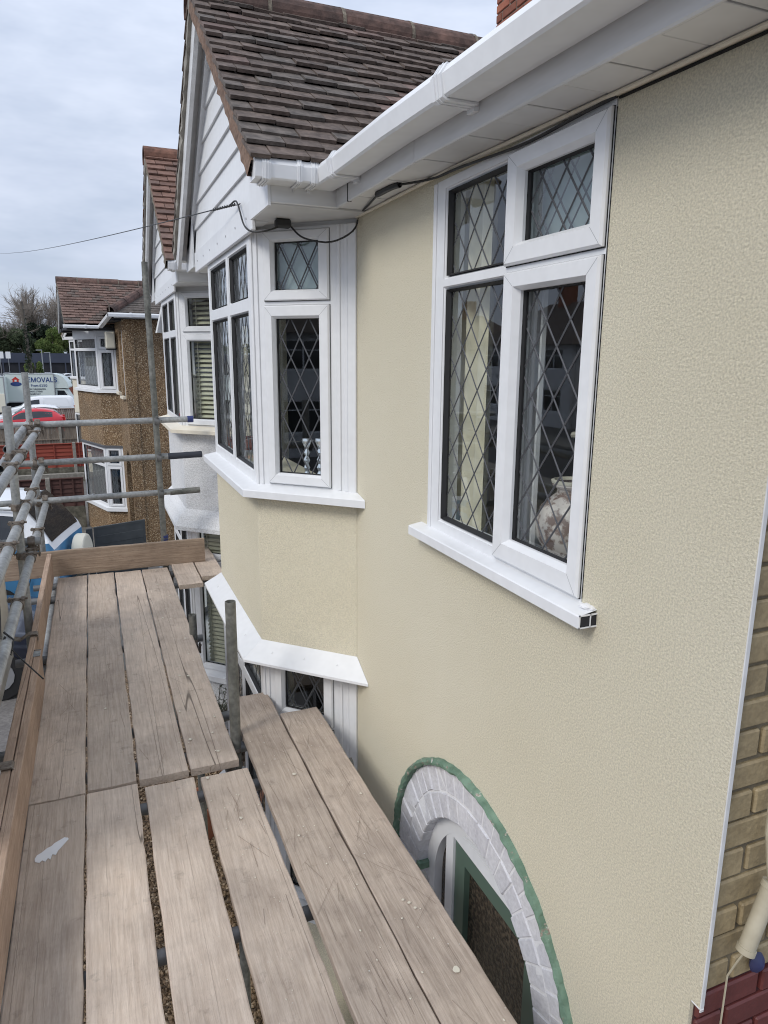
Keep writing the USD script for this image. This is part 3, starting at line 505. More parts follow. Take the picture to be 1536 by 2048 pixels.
def bay_windows(house, b, v0, v1, vt, lead, ml=0.083, mr=0.142, seed=0, far=True, label=None, cols=2):
    """three faces of windows between heights v0 and v1, transom at vt"""
    w = b.w1
    def grooves(mb):
        for u, ww in ((0.012, .012), (0.040, .016), (w - mr + .045, .02), (w - mr + .085, .02), (w - .012, .012)): mb.box(u - ww / 2, u + ww / 2, v0, v1, 0.0, 0.006, 0.003)
        mb.box(w - .046, w - .001, v0 - .005, v1, -0.01, 0.012, 0.003)
    a0, a1 = ml, w - mr
    holes = [(a0 + .012, a1 - .012, v0 + .03, vt - .03), (a0 + .012, a1 - .012, vt + .03, v1 - .03)]
    win = frame_part(house, b.near, (0.0, w, v0, v1), None, holes, 0.0, extra=grooves)
    s_ = 0.056
    light(win, b.near, a0 + s_, a1 - s_ - .01, v0 + s_ + .012, vt - .075, 0.0, sash=(a0 + .002, a1 - .002, v0 + .012, vt - .012), lead=lead)
    light(win, b.near, a0 + s_, a1 - s_ - .01, vt + .062, v1 - .062, 0.0, sash=(a0 + .002, a1 - .002, vt + .010, v1 - .014), lead=lead)
    F, W_ = b.front, b.fl
    m = W_ * .53
    fc = [(.07, m - .035), (m + .035, W_ - .06)] if cols == 2 else [(.09, W_ - .09)]
    holes = [(c0, c1, r0, r1) for c0, c1 in fc for r0, r1 in ((v0 + .055, vt - .03), (vt + .03, v1 - .055))]
    win = frame_part(house, F, (0.0, W_, v0, v1), None, holes, 0.0)
    for h in holes: light(win, F, h[0] + .014, h[1] - .014, h[2] + .014, h[3] - .014, 0.0, lead=lead)
    if far:
        win = frame_part(house, b.far, (0.0, w, v0, v1), None, [(.14, w - .08, v0 + .06, vt - .03), (.14, w - .08, vt + .03, v1 - .06)], 0.0)
        for r0, r1 in ((v0 + .06, vt - .03), (vt + .03, v1 - .06)): light(win, b.far, .154, w - .094, r0 + .014, r1 - .014, 0.0, lead=lead, inner=False)

def room(house, fr, x0, x1, y0, y1, z0, z1, m='room_wall', front=None):
    """dark room behind the windows, open towards the street"""
    mb = MB(fr)
    for q in ([(x1, y0, z0), (x1, y1, z0), (x1, y1, z1), (x1, y0, z1)], [(x0, y0, z0), (x1, y0, z0), (x1, y0, z1), (x0, y0, z1)], [(x0, y1, z0), (x1, y1, z0), (x1, y1, z1), (x0, y1, z1)], [(x0, y0, z1), (x1, y0, z1), (x1, y1, z1), (x0, y1, z1)], [(x0, y0, z0), (x1, y0, z0), (x1, y1, z0), (x0, y1, z0)]): mb.quad(*q)
    obj('interior', mb, m, house)

def gable_front(house, fr, yc, hw, ze, zr, xf, y0, y1, zb0, zb1, board_mat='upvc', step=0.15):
    """weatherboarded gable above the bay: bottom board and lapped boards"""
    sl = (zr - ze) / hw
    tri = Polygon([(yc - hw + .02, ze - .03), (yc + hw - .02, ze - .03), (yc, zr - .10)])
    f = lambda p: fr(np.stack([xf - p[:, 2], p[:, 0], p[:, 1]], 1))
    obj('gable_wall', MB(f).poly(tri.union(sbox(y0, .6, y1, zb1 + .1)).buffer(-.02), -0.06, -0.002), 'upvc', house)
    bm = MB(f); bm.box(y0, y1, zb0, zb1, 0.004, 0.024, 0.004)
    p = obj('bottom_board', bm, board_mat, house)
    for y in np.linspace(y0 + .12, y1 - .12, 7):
        nm = MB(f); nm.box(y - .003, y + .003, (zb0 + zb1) / 2 - .005, (zb0 + zb1) / 2 + .005, 0.0235, 0.0255); obj('nail', nm, 'black_gasket', p)
    z = zb1 + .002; k = 0
    while z < zr - .3:
        P = Polygon([(yc - (zr - .06 - z) / sl, z), (yc + (zr - .06 - z) / sl, z), (yc + (zr - .06 - z - step) / sl, z + step), (yc - (zr - .06 - z - step) / sl, z + step)]).intersection(sbox(y0, z, y1, z + step))
        if P.area > .002:
            c = np.array(P.exterior.coords)[:-1]; n_ = len(c)
            lean = lambda zz: 0.017 - 0.014 * (zz - z) / step
            v = [(a, b_, lean(b_)) for a, b_ in c] + [(a, b_, -.004) for a, b_ in c]
            mb = MB(f); mb.add(v, [[0, i, i + 1] for i in range(1, n_ - 1)]); mb.add(v, [[i, (i + 1) % n_, n_ + (i + 1) % n_, n_ + i] for i in range(n_)]); obj('weatherboard', mb, board_mat, house)
        z += step

def box_eaves(house, fr, W, yc, hw, xfa, xb, zs, zt, side, slope, ze):
    """boxed eaves beside the gable: fascia, end board, soffit; side -1 towards the camera"""
    yn = yc + side * (hw - .07); yi = yn - side * .36
    g = lambda p: fr(np.stack([p[:, 0], yn - side * p[:, 2], p[:, 1]], 1))
    obj('box_fascia', MB(g).box(xfa + .012, xb, zs, zt, 0.0, 0.012, 0.004), 'upvc_worn', house)
    h = lambda p: fr(np.stack([xfa - p[:, 2] + .012, yn - side * p[:, 0], p[:, 1]], 1))
    zz = lambda y: ze + slope * (hw - abs(y - yc))
    obj('box_end', MB(h).poly(Polygon([(-.003, zs - .012), (.36, zs - .012), (.36, zz(yi) - .06), (-.003, zt)]), -.0005, 0.012), 'upvc', house)
    k = lambda p: fr(np.stack([p[:, 0], p[:, 1], p[:, 2]], 1))
    a, b = sorted((yn + side * .0, yi - side * .22))
    obj('box_soffit', MB(k).box(xfa + .014, W - .0, a + .013, b, zs - .004, zs + .006), 'upvc_worn', house)
    return yn

def main_roof(house, fr, y0, y1, slope, x0, z0, xr, m, y_gap=None):
    """the long roof over the house: stepped courses on both slopes"""
    mb = MB(fr); n = int((xr - x0) / math.cos(math.atan(slope)) / 0.1) ; pts = []
    for sg in (1, -1):
        prof = []
        for k in range(n):
            xa, xb = x0 + (xr - x0) * k / n, x0 + (xr - x0) * (k + 1) / n
            prof += [(xa, z0 + slope * (xa - x0) + .018), (xb, z0 + slope * (xb - x0) + .004)]
        P = [(x if sg > 0 else 2 * xr - x, z) for x, z in prof]; k = len(P)
        mb.add([(x, y, z) for y in (y0, y1) for x, z in P], [[i, i + 1, k + i + 1, k + i] for i in range(k - 1)])
    zr = z0 + slope * (xr - x0)
    for y in (y0, y1): mb.add([(x0, y, z0 - .03), (xr, y, zr), (2 * xr - x0, y, z0 - .03)], [[0, 1, 2]])
    mb.add([(x0, y, z0 - .03) for y in (y0, y1)] + [(2 * xr - x0, y, z0 - .03) for y in (y1, y0)], [[0, 1, 2, 3]])
    return obj('main_roof', mb, m, house)

def leaf_quads(c, r, n, size, seed, flat=1.0, lo=None):
    """leaf-sized faces through an ellipsoid: c centre, r radii"""
    g = np.random.default_rng(seed); d = g.normal(size=(n, 3)); d /= np.linalg.norm(d, axis=1, keepdims=True); p = c + d * (g.uniform(0.45, 1, (n, 1)) ** 0.6) * r
    a = g.normal(size=(n, 3)); a /= np.linalg.norm(a, axis=1, keepdims=True); b = np.cross(a, g.normal(size=(n, 3))); b /= np.linalg.norm(b, axis=1, keepdims=True)
    s = size * g.uniform(0.6, 1.3, (n, 1)); v = np.stack([p - a * s, p + b * s * .5, p + a * s, p - b * s * .5], 1).reshape(-1, 3)
    i = np.arange(n) * 4; return v, np.vstack([np.stack([i, i + 1, i + 2], 1), np.stack([i, i + 2, i + 3], 1)])

# ================================================================== the rendered house (ours)
W, YA, DB, FL = 1.2, 3.26, 0.42, 1.34
YC, HW, ZE, ZR, XV, XG = 4.46, 1.42, 0.765, 1.93, 0.655, 0.78
SL = 0.754
valley = lambda z: 1.0 + (z - 0.74) / SL
A = thing('rendered_house', 'cream rendered house beside the scaffold with white leaded windows and a brown tiled gable', 'house', (2.5, 3.0, -Z0))
bA = Bay(ID, W, YA, DB, FL)
FW = Facet((W, YA, 0), (0, -1))                      # u = 3.26 - y on the wall of the house
wp = sbox(0.0, -4.2, 2.305, 0.66).difference(sbox(0.82, -0.672, 1.7848, 0.60))
AU, AV = 1.24, -2.25
arch_hole = Point(AU, AV).buffer(0.685, quad_segs=40).intersection(sbox(0, AV, 3, 0)).union(sbox(AU - .685, -4.3, AU + .685, AV + .001))
wp = wp.difference(arch_hole)
wp = wp.difference(sbox(2.278, -4.3, 2.4, -1.480))
obj('wall', MB(FW).poly(wp.intersection(sbox(-1, -5, 2.2, 2)), -0.25, 0.0).poly(wp.intersection(sbox(2.2, -5, 4, 2)), -0.0125, 0.0), 'cream_render', A)
obj('corner_bead', MB(FW).box(2.3045, 2.3078, -1.49, 0.60, -0.011, 0.001, 0.001).box(2.280, 2.3090, -1.4835, -1.4795, -0.010, 0.001, .001), 'upvc_worn', A)
obj('wall', MB(ID).box(1.2, 1.42, 5.44, 6.09, -4.2, 0.66), 'cream_render', A)
bA.band(A, 'cream_render', -1.585, -0.70); bA.band(A, 'cream_render', -4.2, -3.24, name='bay_plinth')
# bay windows, sills and the white flared trim
bay_windows(A, bA, -0.672, 0.605, 0.255, True)
bay_windows(A, bA, -3.20, -1.60, -2.02, True)
bA.skirt(A, 'bay_sill', 'upvc', [(-.03, -.668), (.004, -.672), (.078, -.692), (.083, -.697), (.083, -.733), (.076, -.733), (.074, -.712), (-.03, -.703)])
bA.skirt(A, 'bay_sill', 'upvc', [(-.03, -3.196), (.004, -3.20), (.078, -3.22), (.083, -3.225), (.083, -3.262), (.076, -3.262), (.074, -3.24), (-.03, -3.235)])
trim = bA.skirt(A, 'flared_trim', 'upvc', [(.001, -1.565), (.118, -1.648), (.118, -1.662), (.110, -1.662), (.104, -1.650), (-.02, -1.60)])
for F_, us in ((bA.near, (0.1, 0.3, 0.5)), (bA.front, (0.2, 0.7, 1.15))):
    for u in us: obj('screw_cap', MB(F_).tube((u, -1.609, .055), (u, -1.603, .060), .006, 8), 'upvc', trim)
obj('bay_head', MB(ID).poly(Polygon([tuple(bA.A), tuple(bA.B), tuple(bA.C), tuple(bA.D), (4.3, bA.D[1]), (4.3, bA.A[1])]).buffer(-.02), .606, .632), 'upvc_worn', A)
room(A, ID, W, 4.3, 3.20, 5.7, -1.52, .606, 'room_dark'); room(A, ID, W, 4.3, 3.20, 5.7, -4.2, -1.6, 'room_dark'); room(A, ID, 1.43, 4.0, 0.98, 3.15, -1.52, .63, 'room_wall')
# gable roof, boarding and eaves
gable_roof(A, ID, YC, HW, ZE, ZR, XV, XG, ['tile_brown', 'tile_grey', 'tile_pink'], 'ridge_clay', valley, 3.2, probs=[.70, .21, .09], seed=3)
gable_front(A, ID, YC, HW, ZE, ZR, XG, 3.49, 5.43, .578, .715)
for sd_ in (-1, 1): box_eaves(A, ID, W, YC, HW, .745, 1.06 if sd_ < 0 else 1.06, .63, .80, sd_, (ZR - ZE) / HW, ZE)
main_roof(A, ID, .70, 6.09, SL, .985, .735, 3.75, 'tile_brown')
obj('fascia', MB(ID).box(1.048, 1.062, 5.805, 6.09, .63, .80, 0.004), 'upvc_worn', A)
y = .74; k = 0
def fall(p):
    p = np.array(p, float); p[:, 2] += .024 * np.minimum(0, p[:, 1] - 2.3); return p
obj('fascia', MB(fall).box(1.048, 1.062, .72, 2.3, .63, .80, 0.004).box(1.048, 1.062, 2.3, 3.118, .63, .80, 0.004), 'upvc_worn', A); obj('fascia_joint', MB(ID).box(1.046, 1.064, 2.955, 2.96, .629, .80), 'black_gasket', A)
while y < 3.1:
    obj('soffit_panel', MB(fall).box(1.0625, 1.1955, y + .0025, min(y + .1495, 3.115), .632 + .0015 * (k % 2), .64, .0015), 'upvc_worn', A); y += .152; k += 1
obj('soffit_backing', MB(fall).box(1.06, 1.4, .72, 2.3, .642, .65).box(1.06, 1.4, 2.3, 3.2, .642, .65), 'dark_gap', A)
obj('soffit_trim', MB(fall).box(1.183, 1.198, .96, 2.3, .6195, .631, .004).box(1.183, 1.198, 2.3, 3.24, .6195, .631, .004), 'cream_sill', A)
gm = lambda p: fall(np.stack([.947 + p[:, 1], p[:, 0], .692 + p[:, 2]], 1))          # main gutter along the street
gutter(A, gm, 2.3, 2.84); gutter(A, gm, .70, 2.3, stop=(.70,)); gutter_union(A, gm, 1.86, .06); gutter_union(A, gm, 2.80, .055); 
gb = lambda p: np.stack([p[:, 0], 3.018 + p[:, 1], .698 + p[:, 2]], 1)         # short gutter on the bay
gutter(A, gb, .672, .955, stop=(.672,)); gutter_union(A, gb, .70, .035, False); gutter_union(A, gb, .845, .022); gutter_union(A, gb, .905, .035)
# the 90 degree gutter angle between them
ga = MB(); k = len(GUT); va = []
for t in (0, 1, 2):
    for a_, b_ in GUT: va.append([(.95, 3.018 + a_, .698 + b_), (.947 + a_ * .9, 3.018 + a_, .696 + b_), (.947 + a_, 2.83, .692 + b_)][t])
ga.add(va, [[c * k + i, c * k + (i + 1) % k, (c + 1) * k + (i + 1) % k, (c + 1) * k + i] for c in (0, 1) for i in range(k)]); obj('gutter_angle', ga, 'upvc', A)
gf = lambda p: np.stack([p[:, 0], 5.915 - p[:, 1], .698 + p[:, 2]], 1)
gutter(A, gf, .672, 1.06, stop=(.672,))
# upper window on the wall
win = frame_part(A, FW, (.845, 1.782, -.668, .604), None, [(.905, 1.335, .27, .575), (.905, 1.335, -.62, .245), (1.36, 1.755, .30, .56), (1.36, 1.755, -.63, .225)], 0.002, depth=.08,
                 extra=lambda mb: mb.box(.8215, .844, -.668, .602, -.06, .008, .003))
u_ = lambda y_: YA - y_
light(win, FW, .922, 1.322, .286, .56, .002, dw=.112, dh=.145); light(win, FW, .922, 1.322, -.604, .230, .002, dw=.112, dh=.145)
light(win, FW, u_(1.862), u_(1.539), .332, .525, .002, sash=(u_(1.932), u_(1.482), .268, .582), dw=.112, dh=.145); light(win, FW, u_(1.855), u_(1.539), -.572, .194, .002, sash=(u_(1.928), u_(1.482), -.645, .248), dw=.112, dh=.145)
sl_ = sill_part(A, FW, .755, 1.848, -.652, .058, th=.036)
obj('sill_end', MB(FW).box(1.848, 1.8505, -.7020, -.6985, .0, .058).box(1.848, 1.8505, -.668, -.664, .0, .058).box(1.848, 1.8505, -.702, -.664, .0545, .058).box(1.848, 1.8505, -.702, -.664, .020, .023), 'upvc', sl_)
obj('sill_hollow', MB(FW).box(1.8482, 1.8488, -.6985, -.668, .001, .020).box(1.8482, 1.8488, -.6985, -.668, .023, .0545), 'shed_dark', sl_)
obj('mortar_patch', MB(FW).add(*lump((1.822, -.655, .012), (.022, .008, .016), 4)), 'white_joint', sl_)
obj('cavity_gap', MB(FW).box(1.7825, 1.7850, -.645, .58, -.03, .0015), 'black_gasket', A)
obj('soffit_gap', MB(fall).box(1.195, 1.2, .96, 1.468, .6135, .6185), 'dark_gap', A)
# curtains and ornaments inside
obj('curtain', wavy(.83, 1.10, -.66, .6, lambda p: FW(np.stack([p[:, 0], p[:, 1], p[:, 2] - .105], 1))), 'curtain_cream', A); obj('curtain', wavy(1.20, 1.34, -.66, .6, lambda p: FW(np.stack([p[:, 0], p[:, 1], p[:, 2] - .115], 1))), 'curtain_cream', A)
obj('roller_blind', MB(FW).box(1.36, 1.755, .29, .60, -.098, -.095), 'roller_teal', A); obj('roller_blind', MB(bA.near).box(.10, .44, .29, .60, -.085, -.082), 'roller_teal', A)
obj('inner_sill', MB(FW).box(.83, 1.78, -.69, -.655, -.36, -.085, .004), 'upvc', A); obj('inner_frame', MB(FW).box(1.33, 1.36, -.66, .6, -.12, -.085, .004).box(1.395, 1.405, -.63, .22, -.10, -.085), 'upvc', A)
vs = thing('vase', 'round white china vase with brown flower pattern behind the leaded window', 'vase', (1.385, 1.785, -.655))
vprof = [(.0, 0), (.055, 0), (.07, .02), (.105, .09), (.112, .14), (.098, .19), (.062, .225), (.05, .235), (.05, .25), (.066, .262), (.066, .268), (.058, .268)]
obj('body', MB().lathe(vprof, (1.385, 1.785, -.655), 28), 'vase_china', vs, smooth=40); obj('rim', MB().lathe([(.058, .2685), (.068, .2685), (.07, .276), (.06, .279), (.056, .2685)], (1.385, 1.785, -.655), 28), 'cream_paint', vs, smooth=40)
lp = thing('reading_lamp', 'pale bent desk lamp arm standing behind the vase', 'lamp', (1.52, 1.86, -.655))
obj('arm', MB().path([(1.52, 1.86, -.655), (1.50, 1.80, -.45), (1.47, 1.80, -.30), (1.46, 1.84, -.24), (1.46, 1.90, -.25)], .011, 8), 'cream_paint', lp); obj('lamp_base', MB().lathe([(0, 0), (.06, 0), (.06, .015), (.015, .03), (0, .03)], (1.52, 1.86, -.655), 16), 'cream_paint', lp)
cb = thing('greeting_card', 'white folded card propped on the window ledge right of the vase', 'card', (1.40, 1.565, -.655))
obj('front_leaf', MB().add([(1.36, 1.66, -.655), (1.42, 1.59, -.655), (1.42, 1.59, -.42), (1.36, 1.66, -.42), (1.364, 1.663, -.655), (1.424, 1.593, -.655), (1.424, 1.593, -.42), (1.364, 1.663, -.42)], [[0, 1, 2, 3], [4, 5, 6, 7], [0, 1, 5, 4], [2, 3, 7, 6], [0, 3, 7, 4], [1, 2, 6, 5]]), 'cream_paint', cb)
obj('back_leaf', MB().add([(1.42, 1.59, -.655), (1.45, 1.68, -.655), (1.45, 1.68, -.42), (1.42, 1.59, -.42), (1.424, 1.593, -.655), (1.454, 1.683, -.655), (1.454, 1.683, -.42), (1.424, 1.593, -.42)], [[0, 1, 2, 3], [4, 5, 6, 7], [0, 1, 5, 4], [2, 3, 7, 6], [0, 3, 7, 4], [1, 2, 6, 5]]), 'cream_paint', cb)
cprof = [(0, 0), (.04, 0), (.042, .012), (.012, .03), (.02, .05), (.01, .065), (.018, .085), (.009, .1), (.018, .12), (.009, .14), (.018, .16), (.009, .18), (.018, .2), (.009, .22), (.02, .245), (.026, .262), (.022, .275), (0, .275)]
for i, (dx, dy, lb) in enumerate(((.12, -.03, 'cut glass candlestick in the bay window, the one nearer the middle of the pane'), (.185, -.055, 'cut glass candlestick in the bay window, the one nearer the house wall'))):
    c = np.array([.905 + dx, 3.585 + dy - .0, -.700]); k_ = thing('candlestick', lb, 'candlestick', c, 'glass candlesticks in the bay window')
    obj('stem', MB().lathe(cprof[3:], c, 14), 'crystal', k_); obj('foot', MB().lathe(cprof[:4], c, 14), 'crystal', k_)
obj('net_curtain', wavy(.05, 1.0, -.66, .58, lambda p: np.stack([1.62 + p[:, 2], 4.9 - p[:, 0] * 1.3, p[:, 1]], 1), .02, .12), 'room_wall', A)
obj('armchair_back', MB(ID).box(1.3, 1.8, 3.6, 4.2, -.95, -.52, .1), 'room_wall', A)
# arch over the porch
af = lambda p: FW(np.stack([AU + p[:, 0] * np.cos(p[:, 1]), AV + p[:, 0] * np.sin(p[:, 1]), p[:, 2]], 1))
arch = obj('porch_arch', MB(af).add([(r_, a_, n_) for a_ in np.linspace(0, math.pi, 49) for r_, n_ in ((.463, -.15), (.463, -.0055), (.68, -.0055), (.68, -.15))], [[i * 4 + q, i * 4 + (q + 1) % 4, (i + 1) * 4 + (q + 1) % 4, (i + 1) * 4 + q] for i in range(48) for q in range(4)]), 'white_joint', A)
for r0, r1, nb, ph in ((.458, .5625, 21, 0.0), (.5655, .672, 26, 0.4)):
    for i in range(nb):
        a0, a1 = math.pi * (i + .03) / nb, math.pi * (i + .97) / nb; nn = rng.uniform(-.0045, .0); j = rng.normal(0, .0012, 4); rr0, rr1 = r0 + rng.uniform(-.004, .003), r1 - rng.uniform(0, .003); b_ = .004
        v = [(rr0, a0, -.15), (rr0, a1, -.15), (rr1, a1, -.15), (rr1, a0, -.15), (rr0, a0, nn - b_), (rr0, a1, nn - b_), (rr1, a1, nn - b_), (rr1, a0, nn - b_)]
        da = b_ / .55; v += [(rr0 + b_, a0 + da, nn + j[0]), (rr0 + b_, a1 - da, nn + j[1]), (rr1 - b_, a1 - da, nn + j[2]), (rr1 - b_, a0 + da, nn + j[3])]
        mb = MB(af); mb.add(v, [[0, 1, 5, 4], [1, 2, 6, 5], [2, 3, 7, 6], [3, 0, 4, 7], [4, 5, 9, 8], [5, 6, 10, 9], [6, 7, 11, 10], [7, 4, 8, 11], [8, 9, 10, 11]]); obj('brick', mb, 'white_brick', arch)
for sg in (-1, 1):
    for i in range(26):
        z1 = AV - .004 - i * .075
        for (a_, b_) in ((.458, .672),):
            lo_, hi_ = sorted((AU + sg * a_, AU + sg * b_)); obj('brick', MB(FW).box(lo_, hi_, z1 - .067, z1, -.15, rng.uniform(-.006, 0), .005), 'white_brick', arch)
hd = []; na = 120; prof = [(.674, -.01), (.674, .018), (.686, .024), (.698, .017), (.703, -.01)]
P3 = np.array([(r_, a_, n_) for a_ in np.linspace(-.02, math.pi + .02, na) for r_, n_ in prof]); nz = meshkit.fbm(af(P3) * 24.0, 4, 5) - .5; P3[:, 0] += nz * .022; P3[:, 2] += (meshkit.fbm(af(P3) * 31.0, 3, 9) - .5) * .022
obj('arch_hood', MB(af).add(P3, [[i * 5 + q, i * 5 + q + 1, (i + 1) * 5 + q + 1, (i + 1) * 5 + q] for i in range(na - 1) for q in range(4)]), 'green_paint', A)
obj('impost', MB(FW).box(AU - .475, AU - .440, AV - .02, AV + .02, -.15, -.001, .005), 'green_paint', A)
door = MB(FW); mu = u_(2.31); DN = -.052
arch_in = Point(AU, AV).buffer(.43, quad_segs=32).intersection(sbox(0, AV, 3, 0)).union(sbox(AU - .43, -4.2, AU + .43, AV)); arch_cl = Point(AU, AV).buffer(.387, quad_segs=32).intersection(sbox(0, AV, 3, 0)).union(sbox(AU - .387, -4.2, AU + .387, AV))
door.poly(Point(AU, AV).buffer(.47, quad_segs=32).intersection(sbox(0, AV, 3, 0)).union(sbox(AU - .47, -4.2, AU + .47, AV + .001)).difference(arch_cl), DN - .07, DN)
door.poly(sbox(mu, -4.2, mu + .062, -1.6).union(sbox(mu + .03, -1.955, AU + .41, -1.893)).intersection(arch_in), DN - .07, DN - .002)
dp = obj('porch_door', door, 'upvc', A)
leaf = sbox(mu + .066, -4.18, AU + .375, -1.959).intersection(arch_cl.buffer(-.004)); gl = sbox(mu + .145, -4.0, AU + .295, -2.04)
obj('door_leaf', MB(FW).poly(leaf.difference(gl), DN - .06, DN - .012), 'green_frame', dp)
obj('door_glass', MB(FW).poly(gl.buffer(.006), DN - .045, DN - .038), 'obscure_glass', dp); obj('side_glass', MB(FW).poly(sbox(AU - .40, -4.2, mu, -1.6).intersection(arch_in), DN - .045, DN - .038), 'obscure_glass', dp)
obj('fanlight', MB(FW).poly(sbox(mu + .06, -1.90, AU + .41, -1.7).intersection(arch_in), DN - .045, DN - .038), 'obscure_glass', dp)
# red brick chimney stack
ch = obj('chimney', MB(ID).box(3.51, 4.09, 5.13, 5.99, 2.3, 4.2), 'joint_red', A); cy_ = 0; z = 2.45
while z < 4.2:
    y = 5.12 - (.11 if cy_ % 2 else 0)
    while y < 6.0:
        y0_, y1_ = max(y, 5.12), min(y + .215, 6.0)
        if y1_ - y0_ > .03: obj('brick', MB(ID).box(3.5, 3.6, y0_ + .004, y1_ - .004, z + .004, z + .069, .006), 'brick_red', ch)
        y += .225
    x = 3.605 + (.0 if cy_ % 2 else -.112)
    while x < 4.09:
        x0_, x1_ = max(x, 3.605), min(x + .215, 4.1)
        if x1_ - x0_ > .03: obj('brick', MB(ID).box(x0_ + .004, x1_ - .004, 5.12, 5.2, z + .004, z + .069, .006), 'brick_red', ch)
        x += .225
    z += .075; cy_ += 1

# ---- painted brick side wall of the same house, turning the corner at the right edge
FS = Facet((1.2, .966, 0), (1, 0))                     # u runs away from the street, n towards the camera
bw = obj('side_wall', MB(FS).box(.012, 6.0, -1.4605, .62, -.25, -.0115), 'joint_tan', A); bw2 = obj('side_plinth', MB(FS).box(.012, 6.0, -4.2, -1.461, -.25, -.0125), 'joint_maroon', A)
rest = MB(FS); rest2 = MB(FS)
for i in range(64):
    z = -4.168 + i * .0752; low = z + .03 < -1.47; u = -.004; kk = 0; flem = [(.102, .215), (.215, .102)][i % 2] if i % 4 else (.215, .215)
    while u < 6.0:
        l = flem[kk % 2] if kk or i % 2 else .102; kk += 1; j = rng.uniform(-.003, .003, 4); d_ = rng.uniform(-.004, .001)
        args = (max(u, .0128) + j[0] * (u > 0), u + l + j[1], z + .005 + j[2] * .8, z + .0695 + j[3] * .8, -.06, d_, .0045)
        if u < .9 and -2.6 < z < .4: obj('brick', MB(FS).box(*args), 'brick_maroon' if low else 'brick_tan', bw2 if low else bw)
        else: (rest2 if low else rest).box(*args)
        u += l + .0105
obj('bricks', rest, 'brick_tan', bw, kind='stuff'); obj('bricks', rest2, 'brick_maroon', bw2, kind='stuff')
wl = thing('wall_fitting', 'cream painted cylindrical cable fitting on the painted brick side wall', 'wall fitting', (1.32, .93, -1.27))
obj('housing', MB().tube((1.303, .935, -1.327), (1.352, .935, -1.185), .019, 22).tube((1.2985, .935, -1.340), (1.303, .935, -1.327), .0215, 22).tube((1.352, .935, -1.185), (1.357, .935, -1.172), .0215, 22), 'fitting_tan', wl, smooth=40)
obj('cable', MB().path([(1.345, .950, -.80), (1.335, .950, -.93), (1.338, .948, -1.05), (1.354, .94, -1.16), (1.357, .935, -1.18)], .007, 8).path([(1.299, .935, -1.338), (1.288, .945, -1.375), (1.280, .957, -1.42), (1.279, .959, -1.9)], .0024, 6), 'fitting_tan', wl)
obj('wall_badge', MB().lathe([(0, .0), (.05, .0), (.062, .012), (.05, .03), (.02, .045), (0, .048)], (0, 0, 0), 20, fm=lambda p: np.stack([1.372 + p[:, 0] * .35, .962 - p[:, 2] * .5, -1.415 + p[:, 1] * .45], 1)), 'pot_blue', label='small dark blue round fitting at the right edge by the dark red bricks', cat='wall fitting', smooth=40)

# ================================================================== white neighbour (mirror half of the pair)
DY = 3.40
B = thing('roughcast_house', 'white roughcast neighbour with slatted blinds in its bay and an orange tiled gable', 'house', (2.5, 8.0, -Z0))
bB = Bay(ID, W, YA + DY, DB, FL)
bB.band(B, 'white_roughcast', -1.59, -.70); bB.band(B, 'white_roughcast', -4.2, -3.24, name='bay_plinth')
obj('wall', MB(ID).box(W, 1.45, 6.09, YA + DY, -4.2, .66), 'white_roughcast', B); obj('wall', MB(ID).box(W, 1.45, bB.D[1], 10.6, -4.2, .66), 'white_roughcast', B); obj('side_wall', MB(ID).box(1.46, 6.5, 10.35, 10.6, -4.2, .66), 'white_roughcast', B)
bay_windows(B, bB, -.672, .575, .20, False, mr=.10); bay_windows(B, bB, -3.20, -1.62, -2.0, False, mr=.10)
bB.skirt(B, 'bay_sill', 'cream_sill', [(-.03, -.668), (.004, -.672), (.10, -.700), (.105, -.705), (.105, -.738), (.095, -.738), (-.03, -.715)])
bB.skirt(B, 'bay_sill', 'upvc', [(-.03, -3.196), (.004, -3.20), (.09, -3.22), (.095, -3.225), (.095, -3.28), (-.03, -3.26)])
bB.skirt(B, 'flared_trim', 'white_roughcast', [(.001, -1.50), (.06, -1.56), (.115, -1.66), (.115, -1.70), (-.02, -1.70), (-.02, -1.55)])
obj('bay_head', MB(ID).poly(Polygon([tuple(bB.A), tuple(bB.B), tuple(bB.C), tuple(bB.D), (4.3, bB.D[1]), (4.3, bB.A[1])]).buffer(-.02), .576, .628), 'upvc_worn', B)
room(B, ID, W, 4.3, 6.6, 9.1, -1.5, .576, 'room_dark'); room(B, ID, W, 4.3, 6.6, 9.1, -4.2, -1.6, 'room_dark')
gable_roof(B, ID, YC + DY, HW, ZE, ZR, XV, XG, ['tile_orange', 'tile_red'], 'ridge_orange', valley, 3.2, flip=True, probs=[.7, .3], seed=5)
gable_front(B, ID, YC + DY, HW, ZE, ZR, XG, 3.49 + DY, 5.43 + DY, .56, .70)
for sd_ in (-1, 1): box_eaves(B, ID, W, YC + DY, HW, .745, 1.06, .62, .80, sd_, (ZR - ZE) / HW, ZE)
main_roof(B, ID, 6.10, 10.9, SL, .985, .735, 3.75, 'tile_red')
obj('fascia', MB(ID).box(1.048, 1.062, 6.09, 6.52, .63, .80, .004), 'upvc_worn', B); obj('soffit', MB(ID).box(1.06, 1.22, 6.0, 6.6, .632, .64), 'upvc_worn', B)
obj('fascia', MB(ID).box(1.048, 1.062, 9.2, 10.9, .63, .80, .004), 'upvc_worn', B)
gB = lambda p: np.stack([p[:, 0], 3.018 + DY + p[:, 1], .698 + p[:, 2]], 1); gutter(B, gB, .672, 1.06, stop=(.672,)); gutter_union(B, gB, .70, .035, False)
gB2 = lambda p: np.stack([p[:, 0], 5.915 + DY - p[:, 1], .698 + p[:, 2]], 1); gutter(B, gB2, .672, 1.06, stop=(.672,))
